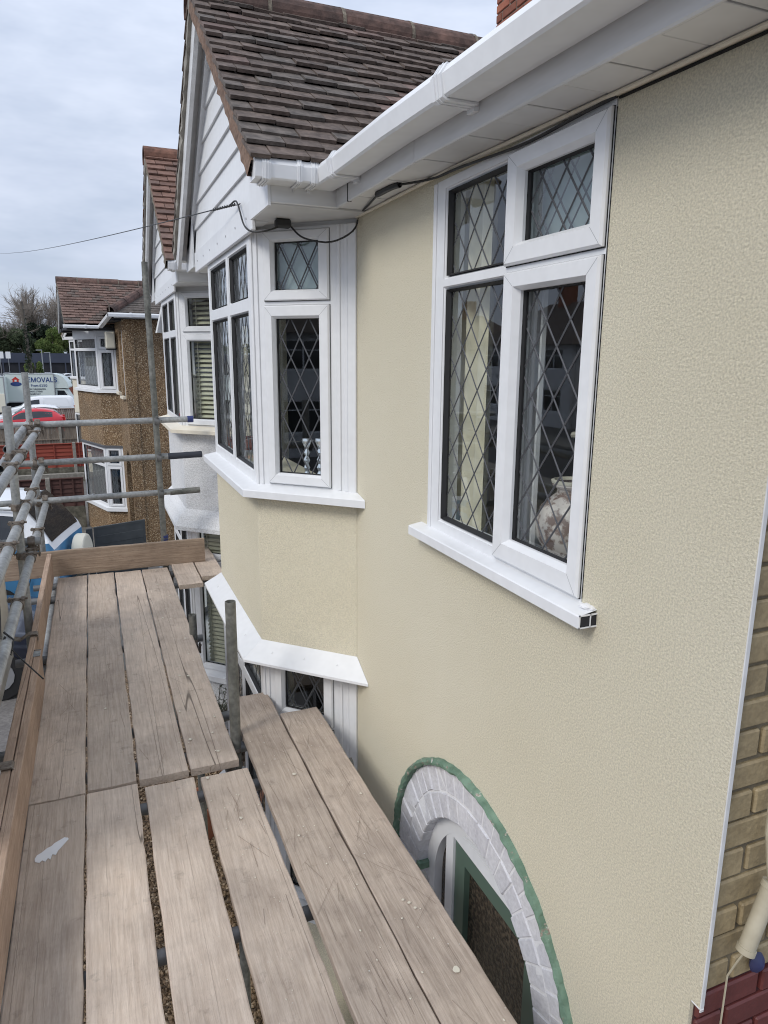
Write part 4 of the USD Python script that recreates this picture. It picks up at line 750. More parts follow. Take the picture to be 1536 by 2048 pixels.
gm2 = lambda p: np.stack([.947 + p[:, 1], p[:, 0], .692 + p[:, 2]], 1); gutter(B, gm2, 5.82, 6.50)
# open top light of the far bay face seen edge on
op = MB(ID); c0 = np.array([.74, 8.43, 0])
op.add([(.80, 8.47, .53), (.73, 8.54, .24), (1.03, 8.84, .24), (1.10, 8.77, .53), (.785, 8.485, .53), (.715, 8.555, .24), (1.015, 8.855, .24), (1.085, 8.785, .53)], [[0, 1, 2, 3], [4, 5, 6, 7], [0, 1, 5, 4], [1, 2, 6, 5], [2, 3, 7, 6], [3, 0, 4, 7]]); obj('open_light', op, 'upvc', B)
def blind(F, u0, u1, v0, v1, label, pitch=.044):
    c = F(np.array([[(u0 + u1) / 2, v0, -.12]]))[0]; t = thing('venetian_blind', label, 'blind', c, 'blinds in the white house')
    v = v0
    while v < v1:
        mb = MB(F); mb.add([(u0, v, -.100), (u1, v, -.100), (u1, v + .022, -.118), (u0, v + .022, -.118), (u0, v + .030, -.142), (u1, v + .030, -.142)], [[0, 1, 2, 3], [3, 2, 5, 4]]); obj('slat', mb, 'blind_slat', t); v += pitch
    obj('tape', MB(F).box((u0 * .47 + u1 * .53) - .012, (u0 * .47 + u1 * .53) + .012, v0, v1, -.099, -.097), 'cream_paint', t)
    obj('tape', MB(F).box(u0 * .9 + u1 * .1 - .004, u0 * .9 + u1 * .1 + .004, v0, v1, -.099, -.097), 'cream_paint', t)
blind(bB.near, .12, .56, -.64, .56, 'cream slatted blind in the upper bay window of the white house'); blind(bB.near, .12, .56, -3.16, -1.66, 'cream slatted blind in the ground floor bay window of the white house')
blind(bB.front, .7, 1.30, .06, .54, 'half raised slatted blind in the front face of the white house upper bay')
pl = thing('toy_kitchen', 'small white shelf unit with a red tub inside the white house bay', 'shelf', (1.05, 7.3, -.70))
obj('frame', MB(ID).box(.93, .96, 7.10, 7.62, -.69, -.20, .004).box(.96, 1.1, 7.10, 7.13, -.69, -.20).box(.96, 1.1, 7.59, 7.62, -.69, -.20).box(.93, 1.1, 7.1, 7.62, -.22, -.20).box(.93, 1.1, 7.1, 7.62, -.46, -.44), 'cream_paint', pl); obj('tub', MB().lathe([(0, 0), (.06, 0), (.07, .10), (.074, .10), (.074, .12), (0, .12)], (.86, 7.2, -.69), 16), 'lamp_grey', pl); obj('lid', MB().lathe([(.076, .10), (.078, .125), (0, .13)], (.86, 7.2, -.69), 16), 'paint_red', pl)

# ================================================================== pebbledashed house beyond the drive
frC = Frame(5.0, (.667, 15.5, 0))                       # local origin = near front corner; local +y along its front, local +x away from the street
frB = Frame(18.0, (.555, 16.88, 0))                     # its bay is splayed towards us
C = thing('pebbledash_house', 'brown pebbledashed house beyond the drive with white leaded bay windows and red brown tiles', 'house', (.667, 15.5, -Z0))
bC = Bay(frB, 0.0, .0, .31, 1.57)
f3 = lambda p: frC(p)
bC.band(C, 'pebbledash', -2.05, -.83); bC.band(C, 'pebbledash', -4.2, -3.52, name='bay_plinth')
cw = sbox(-.03, -4.2, 1.42, .76).difference(sbox(.22, -.86, .60, .50)).difference(sbox(.86, -.80, 1.18, .46)).difference(sbox(.16, -4.2, .95, -2.6)).difference(Polygon([(.16, -2.601), (.95, -2.601), (.82, -2.2), (.55, -2.02), (.28, -2.2)]))
FC = lambda p: frC(np.stack([-p[:, 2], p[:, 0], p[:, 1]], 1))
obj('wall', MB(FC).poly(cw, -.16, 0), 'pebbledash', C); obj('wall', MB(f3).box(0, .25, 3.6, 5.4, -4.2, .76), 'pebbledash', C)
obj('flank_wall', MB(f3).box(.163, 7.5, -.03, .20, -4.2, .76), 'pebbledash', C); obj('quoin', MB(f3).box(-.02, .20, -.046, -.031, -4.2, .74, .006), 'pebbledash', C)
for (a, b_, z0_, z1_) in ((.22, .60, -.86, .50), (.86, 1.18, -.80, .46)):
    w_ = obj('window', MB(FC).ring(a, b_, z0_, z1_, [(0, -.12), (0, -.04), (.045, -.04), (.045, -.12)]), 'upvc', C); obj('pane', MB(FC).quad((a + .03, z0_ + .03, -.09), (b_ - .03, z0_ + .03, -.09), (b_ - .03, z1_ - .03, -.09), (a + .03, z1_ - .03, -.09)), 'glass', w_); obj('sill', MB(FC).box(a - .03, b_ + .03, z0_ - .06, z0_, -.1, .07, .005), 'cream_sill', w_)
obj('porch_door', MB(FC).box(.16, .95, -4.2, -2.0, -.9, -.86), 'fence_brown', C)
bay_windows(C, bC, -.77, .385, .10, True, ml=.05, mr=.05, far=False, cols=1); bay_windows(C, bC, -3.45, -2.08, -2.5, True, ml=.05, mr=.05, far=False, cols=1)
bC.skirt(C, 'bay_sill', 'upvc', [(-.03, -.77), (.004, -.775), (.06, -.785), (.06, -.845), (-.03, -.83)]); bC.skirt(C, 'bay_sill', 'upvc', [(-.03, -3.45), (.004, -3.455), (.06, -3.47), (.06, -3.55), (-.03, -3.53)]); bC.skirt(C, 'lead_flashing', 'lead', [(.0, -2.025), (.03, -2.04), (.035, -2.075), (-.02, -2.07)])
bC.band(C, 'upvc', .38, .56, t=.01, name='window_head')
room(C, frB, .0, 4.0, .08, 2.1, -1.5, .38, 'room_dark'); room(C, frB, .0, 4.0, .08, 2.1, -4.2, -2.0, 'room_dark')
for z0_, z1_ in ((-.75, .37), (-3.43, -2.1)):
    for q0, q1 in ((.06, .18), (.30, .40)): obj('curtain', wavy(q0, q1, z0_, z1_, lambda p: bC.near(np.stack([p[:, 0], p[:, 1], p[:, 2] - .16], 1)), .012, .05), 'net', C)
    obj('curtain', wavy(.1, 1.4, z0_, z1_, lambda p: bC.front(np.stack([p[:, 0], p[:, 1], p[:, 2] - .18], 1)), .015, .08), 'net', C)
ycC = 2.59
gable_roof(C, frC, ycC, 1.39, .62, 1.62, -1.0, -.55, ['tile_red', 'tile_brown'], 'ridge_clay', lambda z: 3.2, 2.6, tw=.165, flip=True, probs=[.75, .25], seed=8)
obj('gable_wall', MB(FC).poly(Polygon([(1.3, .56), (3.9, .56), (ycC, 1.45)]), .4, .52), 'opp_wall', C)
obj('eaves_box', MB(f3).box(-.96, .0, 1.24, 2.0, .50, .57, .005).box(-.96, .0, 3.2, 3.95, .50, .57, .005).box(-.94, -.6, 1.9, 3.3, .53, .57), 'shed_dark', C)
gc = lambda p: frC(np.stack([p[:, 0], 1.06 + p[:, 1], .53 + p[:, 2] * .85], 1)); gutter(C, gc, -1.03, -.34, stop=(-1.03,)); gutter_union(C, gc, -.62, .04, False)
gc2 = lambda p: frC(np.stack([p[:, 0], -.33 + p[:, 1], .715 + p[:, 2]], 1)); gutter(C, gc2, -.29, 6.0, stop=(-.29,)); gutter_union(C, gc2, .10, .05, False)
gc3 = MB(); k = len(GUT); gc3.add([(*frC(np.array([[-.30 + a_ * .8 - t_ * .04, y_, z_ + b_ * .9]]))[0],) for (y_, z_, t_) in ((-.33, .715, 0), (1.07, .54, 1)) for a_, b_ in GUT], [[i, (i + 1) % k, k + (i + 1) % k, k + i] for i in range(k)]); obj('gutter', gc3, 'upvc', C)
obj('eaves_soffit', MB(f3).box(-.20, 7.0, -.22, -.03, .69, .71).box(-.20, .0, -.03, 1.22, .66, .69), 'shed_dark', C); obj('fascia', MB(f3).box(-.18, 7.0, -.226, -.212, .70, .83), 'upvc_worn', C)
hip = MB(f3); n = 24
for k in range(n):                                   # flank slope, stepped courses rising from the gutter to the hip
    a, b_ = k * .08, (k + 1) * .08; P_ = lambda q, e: (-.22 + q, -.26 + q, .80 + q * .62 + e); Q_ = lambda q, e: (7.4, -.26 + q, .80 + q * .62 + e); R_ = lambda q, e: (-.22 + q, 1.8, .80 + q * .62 + e)
    hip.quad(P_(a, .02), Q_(a, .02), Q_(b_, .004), P_(b_, .004)); hip.quad(P_(a, .02), Q_(a, .02), Q_(a, -.006), P_(a, -.006)); hip.quad(P_(a, .02), R_(a, .02), R_(b_, .004), P_(b_, .004))
obj('hip_roof', hip, 'tile_grey', C)
x = 0; hp = lambda t: frC(np.array([[-.24 + t, -.28 + t, .83 + t * .62]]))[0]
while x < 1.8:
    obj('hip_tile', MB().path([hp(x), hp(x + .29)], .085, 10), 'ridge_clay', C); x += .30
obj('finial', MB().path([hp(-.02), hp(-.02) + np.array([0, 0, .12]), hp(-.02) + np.array([-.04, 0, .2]), hp(-.02) + np.array([-.09, 0, .2])], .012, 6), 'rust', C)
al = thing('alarm_box', 'pale square box fixed under the eaves between the pebbledash bay and wall', 'alarm box', frC(np.array([[-.08, 1.3, .3]]))[0])
obj('cover', MB(f3).box(-.22, -.03, 1.08, 1.34, .12, .47, .02), 'cream_paint', al); obj('base', MB(f3).box(-.20, -.01, 1.10, 1.32, .09, .12), 'shed_dark', al)
ds = thing('satellite_dish', 'dark round satellite dish on the pebbledashed side wall', 'satellite dish', frC(np.array([[1.35, -.2, -.3]]))[0])
dc = frC(np.array([[1.42, -.30, -.25]]))[0]; dd = np.array([-.55, -.75, .35]); dd /= np.linalg.norm(dd); du = np.cross([0, 0, 1.0], dd); du /= np.linalg.norm(du); dv = np.cross(dd, du)
dish = lambda p: dc + p[:, :1] * du * .95 + p[:, 1:2] * dv * 1.1 + p[:, 2:3] * dd
obj('reflector', MB().lathe([(0, -.05), (.15, -.035), (.27, 0), (.28, .004), (.27, -.008), (.15, -.045), (0, -.06)], (0, 0, 0), 24, fm=dish), 'shed_dark', ds, smooth=40)
obj('arm', MB().path([dc - dd * .05, dc - dd * .05 + np.array([0, 0, -.3]), dc + dd * .30 + np.array([0, 0, -.28])], .012, 6), 'rubber_black', ds); obj('bracket', MB().path([dc - dd * .06, frC(np.array([[1.42, -.03, -.45]]))[0]], .02, 6), 'rubber_black', ds); obj('receiver', MB().tube(dc + dd * .28 + np.array([0, 0, -.28]), dc + dd * .36 + np.array([0, 0, -.2]), .03, 10), 'rubber_black', ds)

# further house glimpsed past the bay
frD = Frame(22.0, (.62, 26.3, 0)); Dh = thing('far_bay_house', 'distant pale bay fronted house glimpsed left of the pebbledashed bay', 'house', (.62, 26.3, -Z0))
bD = Bay(frD, 0.0, .62, .36, 1.5); bD.band(Dh, 'smooth_cream', -2.1, -.85); bD.band(Dh, 'smooth_cream', -4.4, -3.5, name='bay_plinth')
bay_windows(Dh, bD, -.85, .48, .15, False, ml=.05, mr=.05, far=False); bay_windows(Dh, bD, -3.45, -2.12, -2.5, False, ml=.05, mr=.05, far=False)
obj('wall', MB(lambda p: frD(p)).box(.0, .25, -.03, .62, -4.4, .7).box(.0, 6.0, -.05, .2, -4.4, .7), 'smooth_cream', Dh); room(Dh, frD, .0, 4.0, .7, 2.7, -4.2, .6, 'room_dark')
bD.skirt(Dh, 'bay_sill', 'upvc', [(-.03, -.80), (.06, -.81), (.06, -.88), (-.03, -.86)]); obj('eaves_box', MB(lambda p: frD(p)).box(-.4, .1, .5, 2.9, .50, .60), 'upvc_worn', Dh)
gable_roof(Dh, frD, 1.73, 1.3, .62, 1.5, -.42, -.36, ['tile_red'], 'ridge_clay', lambda z: 3.0, 2.0, single=False, flip=True, seed=11)

# ================================================================== houses across the street (they show in the window panes)
def opposite():
    t = thing('semi_detached_house', 'pale rendered hipped roof house across the street, seen only as a reflection in the panes', 'house', (-24, 0, -Z0), 'houses across the street')
    hole = [(y0_, y0_ + w_, z0_, z0_ + h_) for y0_ in (-4.6, 2.8) for w_ in (1.9,) for z0_, h_ in ((-3.2, 1.4), (-.6, 1.25))] + [(y0_, y0_ + .9, -.45, .65) for y0_ in (-1.6, .7)]
    P = sbox(-5.5, -4.4, 5.5, .95); f = lambda p: np.stack([-24 + p[:, 2], p[:, 0], p[:, 1]], 1)
    for h in hole: P = P.difference(sbox(h[0], h[2], h[1], h[3]))
    for y0_ in (-2.1, 1.1): P = P.difference(sbox(y0_, -4.4, y0_ + 1.0, -2.1))
    obj('wall', MB(f).poly(P, -.25, 0).box(-5.5, 5.5, -4.4, .95, -7, -.3), 'opp_wall', t)
    for h in hole:
        w_ = obj('window', MB(f).ring(h[0], h[1], h[2], h[3], [(0, -.1), (0, -.03), (.07, -.03), (.07, -.1)]).box((h[0] + h[1]) / 2 - .03, (h[0] + h[1]) / 2 + .03, h[2] + .07, h[3] - .07, -.1, -.035).box(h[0] + .07, h[1] - .07, h[3] - .45, h[3] - .40, -.1, -.036), 'upvc', t); obj('pane', MB(f).box(h[0], h[1], h[2], h[3], -.09, -.08), 'car_glass', w_)
    for y0_ in (-2.1, 1.1): obj('door', MB(f).box(y0_, y0_ + 1.0, -4.4, -2.1, -.2, -.1), 'fence_brown', t)
    v = [(-23.6, -5.9, .9), (-23.6, 5.9, .9), (-31.4, 5.9, .9), (-31.4, -5.9, .9), (-27.5, -2.0, 3.7), (-27.5, 2.0, 3.7)]
    obj('roof', MB().add(v, [[0, 1, 5, 4], [2, 3, 4, 5]]).add(v, [[1, 2, 5], [3, 0, 4], [0, 2, 1], [0, 3, 2]]), 'tile_brown', t); obj('chimney', MB().box(-27.9, -27.1, -.5, .5, 3.2, 4.9), 'brick_red', t)
    return t
opp = opposite()
for y_ in (-27, -13.5, 13.5, 27, 40.5, 54, 67.5): copy_thing(opp, 'semi_detached_house', (-24, y_, -Z0 + float(gz(y_)) + 4.2), 'pale rendered hipped roof house across the street, seen only as a reflection in the panes', 'house', 'houses across the street')

# ================================================================== scaffold
S = thing('scaffold', 'galvanised tube and fitting scaffold with guard rails in front of the houses', 'scaffold', (0, 3.5, -Z0))
TR = .0265
def pole(name, p, q, m='steel', r=TR): return obj(name, MB().tube(p, q, r, 18, hollow=True), m, S, smooth=40)
def coupler(p, d1, d2, seed, parent=S, m='rust'):
    """two bands round two crossing tubes, a bolt with a nut each"""
    p = np.array(p, float); d1 = np.array(d1, float); d2 = np.array(d2, float); c = np.cross(d1, d2); c /= np.linalg.norm(c); a = p + c * TR * 1.02; b = p - c * TR * 1.02
    mb = MB()
    for o, d, w_ in ((a, d1, d2), (b, d2, d1)):
        mb.tube(o - d * .022, o + d * .022, TR + .0065, 16); mb.tube(o - d * .016, o + d * .016, TR + .009, 16)
        e = o + w_ * (TR + .014) ; mb.tube(e - c * .03, e + c * .05, .0065, 8); mb.tube(e + c * .022, e + c * .036, .012, 6); mb.tube(e - w_ * .012 - d * .014, e - w_ * .012 + d * .014, .012, 8)
        e = o - w_ * (TR + .010); mb.tube(e - d * .02, e + d * .02, .011, 8)
    mb.box(p[0] - .016, p[0] + .016, p[1] - .016, p[1] + .016, p[2] - .016, p[2] + .016, .004)
    return obj('coupler', mb, m, parent, smooth=35)
Xd, Yd, Zd = (1, 0, 0), (0, 1, 0), (0, 0, 1)
GB = -4.2
pole('standard', (-.525, 5.0, GB), (-.505, 5.0, -.325)); pole('standard', (-.52, 6.75, GB), (-.518, 6.75, -.155)); pole('standard', (-.56, 3.05, GB), (-.55, 3.05, -.32)); pole('standard', (-.56, .95, GB), (-.55, .95, -.3))
pole('standard', (.535, 6.64, GB), (.50, 6.64, .775), 'steel_old'); pole('standard', (.542, 3.30, GB), (.549, 3.30, -1.182), 'steel_old'); pole('standard', (.53, 4.78, GB), (.53, 4.78, -1.775), 'steel_old'); pole('standard', (.55, .9, GB), (.55, .9, -2.05), 'steel_old')
for z, y1 in ((-.632, 6.62), (-.965, 6.84), (-1.292, 6.86)): pole('guard_rail', (-.452, -1.2, z - .01), (-.452, y1, z))
pole('guard_rail', (-.565, 4.86, -.70), (-.548, 6.98, -.615)); pole('guard_rail', (-1.0, 5.06, -1.225), (-.395, 5.06, -1.222)); pole('guard_rail', (-.565, 5.35, -.64), (-.545, 6.9, -.60))
for z, x1, m in ((-.578, .838, 'steel'), (-.908, .905, 'steel'), (-1.243, .87, 'steel')): pole('guard_rail', (-1.6, 6.665, z - .025), (x1, 6.665, z), m)
obj('tape', MB().tube((.79, 6.665, -.579), (.842, 6.665, -.578), TR + .003, 18), 'blue_tape', S); obj('tape', MB().tube((.60, 6.665, -.914), (.905, 6.665, -.906), TR + .003, 18), 'print_black', S); obj('tape', MB().tube((.60, 6.665, -1.25), (.87, 6.665, -1.243), TR + .002, 18), 'steel_old', S)
for y in (.75, 2.11, 2.96, 3.31, 3.66, 4.85, 6.12, 6.48): pole('transom', (-.60, y, -1.986), (1.06 if y < 3.4 else (.84 if y < 4 else .6 if y < 6 else .98), y, -1.986), 'galv_dark')
pole('ledger', (-.440, -1.2, -2.04), (-.440, 7.1, -2.04)); pole('ledger', (.50, -1.2, -2.04), (.50, 7.1, -2.04), 'galv_dark'); pole('ledger', (-.56, -1.2, -3.6), (-.55, 7.1, -3.6)); pole('transom', (-.7, 3.2, -3.0), (.6, 3.2, -3.0)); pole('transom', (-.7, 5.1, -3.05), (.6, 5.1, -3.05))
pole('ledger', (-1.4, 4.15, -2.62), (-.5, 4.15, -2.60))
cs = [((-.482, 5.0, -.64), Zd, Yd), ((-.482, 5.0, -.972), Zd, Yd), ((-.482, 5.0, -1.298), Zd, Yd), ((-.483, 6.75, -.632), Zd, Yd), ((-.483, 6.75, -.965), Zd, Yd), ((-.483, 6.75, -1.292), Zd, Yd), ((-.50, 6.70, -.595), Zd, Xd), ((-.50, 6.70, -.925), Zd, Xd), ((-.50, 6.70, -1.262), Zd, Xd),
      ((-.50, 3.05, -.64), Zd, Yd), ((-.50, 3.05, -.975), Zd, Yd), ((-.50, 3.05, -1.305), Zd, Yd), ((-.45, 5.06, -1.25), Yd, Xd), ((-.452, 6.64, -.605), Yd, Xd), ((-.452, 6.68, -.94), Yd, Xd), ((-.452, 6.68, -1.27), Yd, Xd), ((-.53, 5.0, -.70), Zd, Yd), ((-.55, 6.5, -.62), Yd, Zd)]
for i, (p, a, b) in enumerate(cs): coupler(p, a, b, i)
for z in (-.585, -.915, -1.25): coupler((.518, 6.652, z), Xd, Zd, 3, m='galv_dark')
for y, x in ((2.96, .53), (3.31, .545), (6.12, -.47), (4.85, -.47), (6.48, .52), (4.78, .53)): coupler((x, y, -2.012), Xd, Yd, 4)
for z in (-1.655,): obj('tape', MB().tube((.527, 6.64, z - .018), (.527, 6.64, z + .006), TR + .004, 18).tube((.527, 6.64, z - .04), (.527, 6.64, z - .028), TR + .004, 18), 'blue_tape', S)
for (x, y, z, m) in ((-.452, 4.92, -.635, 0), (-.452, 4.38, -.635, 0), (-.452, 5.45, -.967, 0), (-.452, 4.35, -.967, 0), (-.452, 3.88, -.97, 0), (-.452, 4.9, -1.296, 0), (-.452, 3.98, -1.30, 0), (-.452, 6.2, -.634, 0), (-.452, 5.6, -1.294, 0)):
    obj('band', MB().tube((x, y - .024, z), (x, y + .024, z), TR + .007, 18).tube((x - .03, y, z + TR + .008), (x + .052, y, z + TR + .006), .007, 8).tube((x + .022, y, z + TR + .007), (x + .038, y, z + TR + .006), .013, 6).tube((x - .034, y - .012, z + TR + .004), (x - .034, y + .012, z + TR + .004), .012, 8), 'rust', S, smooth=35)
obj('wire_tie', MB().path([(-.452, 3.42, -1.26), (-.47, 3.40, -1.30), (-.43, 3.36, -1.33), (-.42, 3.42, -1.28), (-.46, 3.45, -1.25)], .005, 5).path([(-.43, 3.42, -1.33), (-.40, 3.39, -1.36), (-.30, 3.25, -1.42)], .0035, 5).path([(-.47, 3.42, -1.27), (-.485, 3.6, -1.2), (-.49, 3.65, -1.13)], .003, 5), 'rubber_black', S)
for y in (4.55, 3.02):       # board clips holding the toe board
    c = [(-.425, y, -1.74), (-.422, y, -1.69), (-.43, y, -1.682), (-.475, y, -1.682), (-.50, y, -1.70), (-.52, y, -1.712), (-.56, y, -1.70)]
    mb = MB(); k = len(c); mb.add([(a, b + s_, z + t) for s_ in (-.028, .028) for t in (0, .006) for a, b, z in c], [[i, i + 1, k + i + 1, k + i] for i in range(k - 1)] + [[2 * k + i, 2 * k + i + 1, 3 * k + i + 1, 3 * k + i] for i in range(k - 1)] + [[k + i, k + i + 1, 3 * k + i + 1, 3 * k + i] for i in range(k - 1)]); obj('board_clip', mb, 'rust', S)

def plank(axis, a0, a1, b0, b1, z, th=.038, seed=0, skew=0.0, vertical=False, edge=.0035, damage=.006):
    """a scaffold board: rounded worn edges, slight cup and uneven ends; a along its length, b across it"""
    g = np.random.default_rng(seed); n = max(8, int((a1 - a0) / .07)); w = b1 - b0; r = edge
    sec = [(0, r), (r, 0), (w - r, 0), (w, r), (w, th - r), (w - r * 1.2, th - r * .2), (w * .75, th), (w * .5, th), (w * .25, th), (r * 1.2, th - r * .2), (0, th - r)]
    k = len(sec); v = []; ph = g.uniform(0, 6, 4); t_ = np.linspace(0, 1, n + 1)
    for i, t in enumerate(t_):
        a = a0 + (a1 - a0) * t; bow = .0025 * math.sin(2.1 * a + ph[0]); rag = meshkit.noise(np.array([[a * 9, 0, seed], [a * 9, 5, seed]])) - .5
        for q, (b, c) in enumerate(sec):
            e = (rag[0] if b < w / 2 else rag[1]) * (.006 if (b < r * 2 or b > w - r * 2) else 0); ea = 0
            if i == 0: ea = damage * (meshkit.noise(np.array([[b * 30, c * 60, seed + 3.5]]))[0] - .2)
            if i == n: ea = -damage * (meshkit.noise(np.array([[b * 30, c * 60, seed + 7.5]]))[0] - .2)
            v.append((a + ea, b0 + b + e + skew * (a - a0), z - th + c + bow + .0015 * math.cos(6.28 * b / w) * (c > th / 2)))
    v = np.array(v); f = [[i * k + q, i * k + (q + 1) % k, (i + 1) * k + (q + 1) % k, (i + 1) * k + q] for i in range(n) for q in range(k)]
    f = np.array(f); f = np.vstack([f[:, [0, 1, 2]], f[:, [0, 2, 3]]] + [np.array([[e, e + i, e + i + 1] for i in range(1, k - 1)]) for e in (0, n * k)])
    return v, f
def swap(vf, how):
    v, f = vf
    if how == 'y': v = v[:, [1, 0, 2]]                                    # length along y, width along x
    if how == 'ytoe': v = np.stack([v[:, 2], v[:, 0], v[:, 1]], 1)        # on edge, length along y: b is height, z is x
    if how == 'xtoe': v = np.stack([v[:, 0], v[:, 2], v[:, 1]], 1)
    return v, f
DK = -1.92
near_g, far_g = 'deck boards of the near bay', 'deck boards of the far bay'
for i, (x0, x1, y0, y1, z, m, lb, sk) in enumerate((
    (-.392, -.168, -.9, 3.065, DK, 'board_y', 'near scaffold board against the toe board, marked with a white paint smear', 0), (-.160, .056, -.9, 3.075, DK, 'board_y', 'near scaffold board second from the toe board, butting the far boards', 0),
    (.086, .300, -.9, 3.03, DK - .004, 'board_y', 'near scaffold board third from the toe board, wide dark gap on its left', 0), (.330, .552, -.9, 3.02, DK - .004, 'board_y', 'near scaffold board fourth from the toe board, split at its far end', 0),
    (-.400, -.166, 3.075, 6.50, DK, 'board_y', 'far scaffold board along the toe board', 0), (-.157, .054, 3.085, 6.50, DK, 'board_y', 'far scaffold board second from the toe board', 0),
    (.066, .286, 3.09, 6.50, DK, 'board_y', 'far scaffold board third from the toe board, greyish and speckled', 0), (.297, .522, 3.095, 6.50, DK, 'board_y', 'far scaffold board on the house side, flecked with cream render drops', 0),
    (.566, .786, -.9, 3.70, DK + .018, 'board_y_old', 'dark worn scaffold board next to the short upright tube, under the bay', .004), (.795, 1.002, -.9, 3.42, DK + .018, 'board_y_old', 'outermost scaffold board nearest the house wall, spotted with white paint', .004),
    (.560, .755, 5.88, 7.3, DK + .01, 'board_y', 'short scaffold board end lying past the far upright, left of its pair', 0), (.772, .975, 6.08, 7.3, DK + .006, 'board_y', 'short scaffold board end tucked against the far side of the bay', 0))):
    t = thing('scaffold_board', lb, 'scaffold board', ((x0 + x1) / 2, (y0 + y1) / 2, z - .038), 'scaffold deck boards')
    obj('plank', swap(plank('y', y0, y1, x0, x1, z, seed=i + 20, skew=sk), 'y'), m, t, smooth=30)
    if i == 0: 
        q_ = np.array([(-.345, 2.675), (-.330, 2.662), (-.318, 2.674), (-.308, 2.660), (-.299, 2.678), (-.288, 2.668), (-.280, 2.690), (-.270, 2.686), (-.262, 2.712), (-.250, 2.722), (-.240, 2.750), (-.229, 2.768), (-.231, 2.783), (-.238, 2.779), (-.246, 2.790), (-.262, 2.772), (-.275, 2.764), (-.290, 2.748), (-.305, 2.740), (-.322, 2.722), (-.338, 2.712), (-.347, 2.695)]); sm = Polygon(q_ + rng.normal(0, .0025, q_.shape)).buffer(0); obj('paint_smear', MB(ID).poly(sm, z + .0028, z + .0042), 'upvc', t)
    if i == 9:
        for (px0, py0, r_) in ((.93, 1.62, .012), (.905, 1.93, .006), (.915, 1.90, .005), (.89, 1.95, .005), (.85, 1.30, .018)):
            a_ = np.linspace(0, 6.28, 12)[:-1]; obj('paint_drop', MB(ID).poly(Polygon([(px0 + r_ * math.cos(q) * rng.uniform(.8, 1.15), py0 + r_ * math.sin(q) * rng.uniform(.8, 1.15)) for q in a_]), z + .003, z + .0042), 'smooth_cream', t)
    if 4 <= i < 10 or i == 3:
        sp = MB()
        for _ in range(120 if i == 7 else 40):
            r_ = rng.uniform(.0012, .0035) * (2.4 if rng.random() < (.25 if i == 7 else .06) else 1); qx, qy = rng.uniform(x0 + .01, x1 - .01), rng.uniform(max(y0, 1.2) + .02, y1 - .02); a_ = np.linspace(0, 6.28, 7)[:-1]
            sp.add(np.array([(qx + r_ * math.cos(q) * rng.uniform(.6, 1.4), qy + r_ * 1.4 * math.sin(q) * rng.uniform(.6, 1.4), z + .0038) for q in a_] + [(qx, qy, z + .0055)]), [[j, (j + 1) % 6, 6] for j in range(6)])
        if i >= 0:
            sc_ = MB()
            for _ in range(9 if i < 8 else 20):
                qx, qy = rng.uniform(x0 + .03, x1 - .03), rng.uniform(max(y0, 1.2) + .1, y1 - .1); an = rng.normal(1.57, .45); l_ = rng.uniform(.02, .10); dx_, dy_ = math.cos(an) * l_, math.sin(an) * l_; w_ = .0007; xa_, xb_ = np.clip([qx - dx_, qx + dx_], x0 + .01, x1 - .01)
                sc_.add([(xa_ - w_, qy - dy_, z + .0034), (xa_ + w_, qy - dy_, z + .0034), (xb_ + w_, qy + dy_, z + .0034), (xb_ - w_, qy + dy_, z + .0034)], [[0, 1, 2, 3]])
            obj('scratches', sc_, 'scratch', t, kind='stuff')
        obj('render_flecks', sp, 'smooth_cream', t, kind='stuff')
for i, (y0, y1, x0, x1, lb) in enumerate(((2.2, 6.50, -.468, -.432, 'toe board along the street side of the deck, far length'), (-1.0, 4.30, -.428, -.392, 'toe board along the street side of the deck, near length overlapping the far one'))):
    t = thing('toe_board', lb, 'toe board', ((x0 + x1) / 2, (y0 + y1) / 2, DK), 'toe boards along the deck'); obj('plank', swap(plank('y', y0, y1, DK + .002 if i == 0 else DK + .004, DK + .228, x1, th=x1 - x0, seed=50 + i), 'ytoe'), 'toe_y', t, smooth=30)
    if i == 1: obj('end_strap', MB(ID).box(x0 - .001, x1 + .001, y1 - .10, y1 - .02, DK + .2275, DK + .2305, .001).box(x0 - .001, x1 + .001, y1 - .001, y1 + .001, DK + .14, DK + .23), 'steel', t)
t = thing('toe_board', 'toe board closing the far end of the deck, tied to the upright with blue tape', 'toe board', (.2, 6.54, DK), 'toe boards along the deck')
obj('plank', swap(plank('x', -.86, .872, DK + .004, DK + .232, 6.575, th=.038, seed=60), 'xtoe'), 'toe_x', t, smooth=30)
sh = thing('sheeting', 'cream plastic faced sheet standing outside the guard rails at the left edge', 'sheet', (-.66, 4.0, -2.0)); obj('panel', MB(ID).box(-.672, -.645, 2.4, 5.12, -2.05, -.93, .006), 'sheet_cream', sh); obj('edge_trim', MB(ID).box(-.676, -.641, 5.12, 5.135, -2.05, -.93, .004), 'sheet_cream', sh)

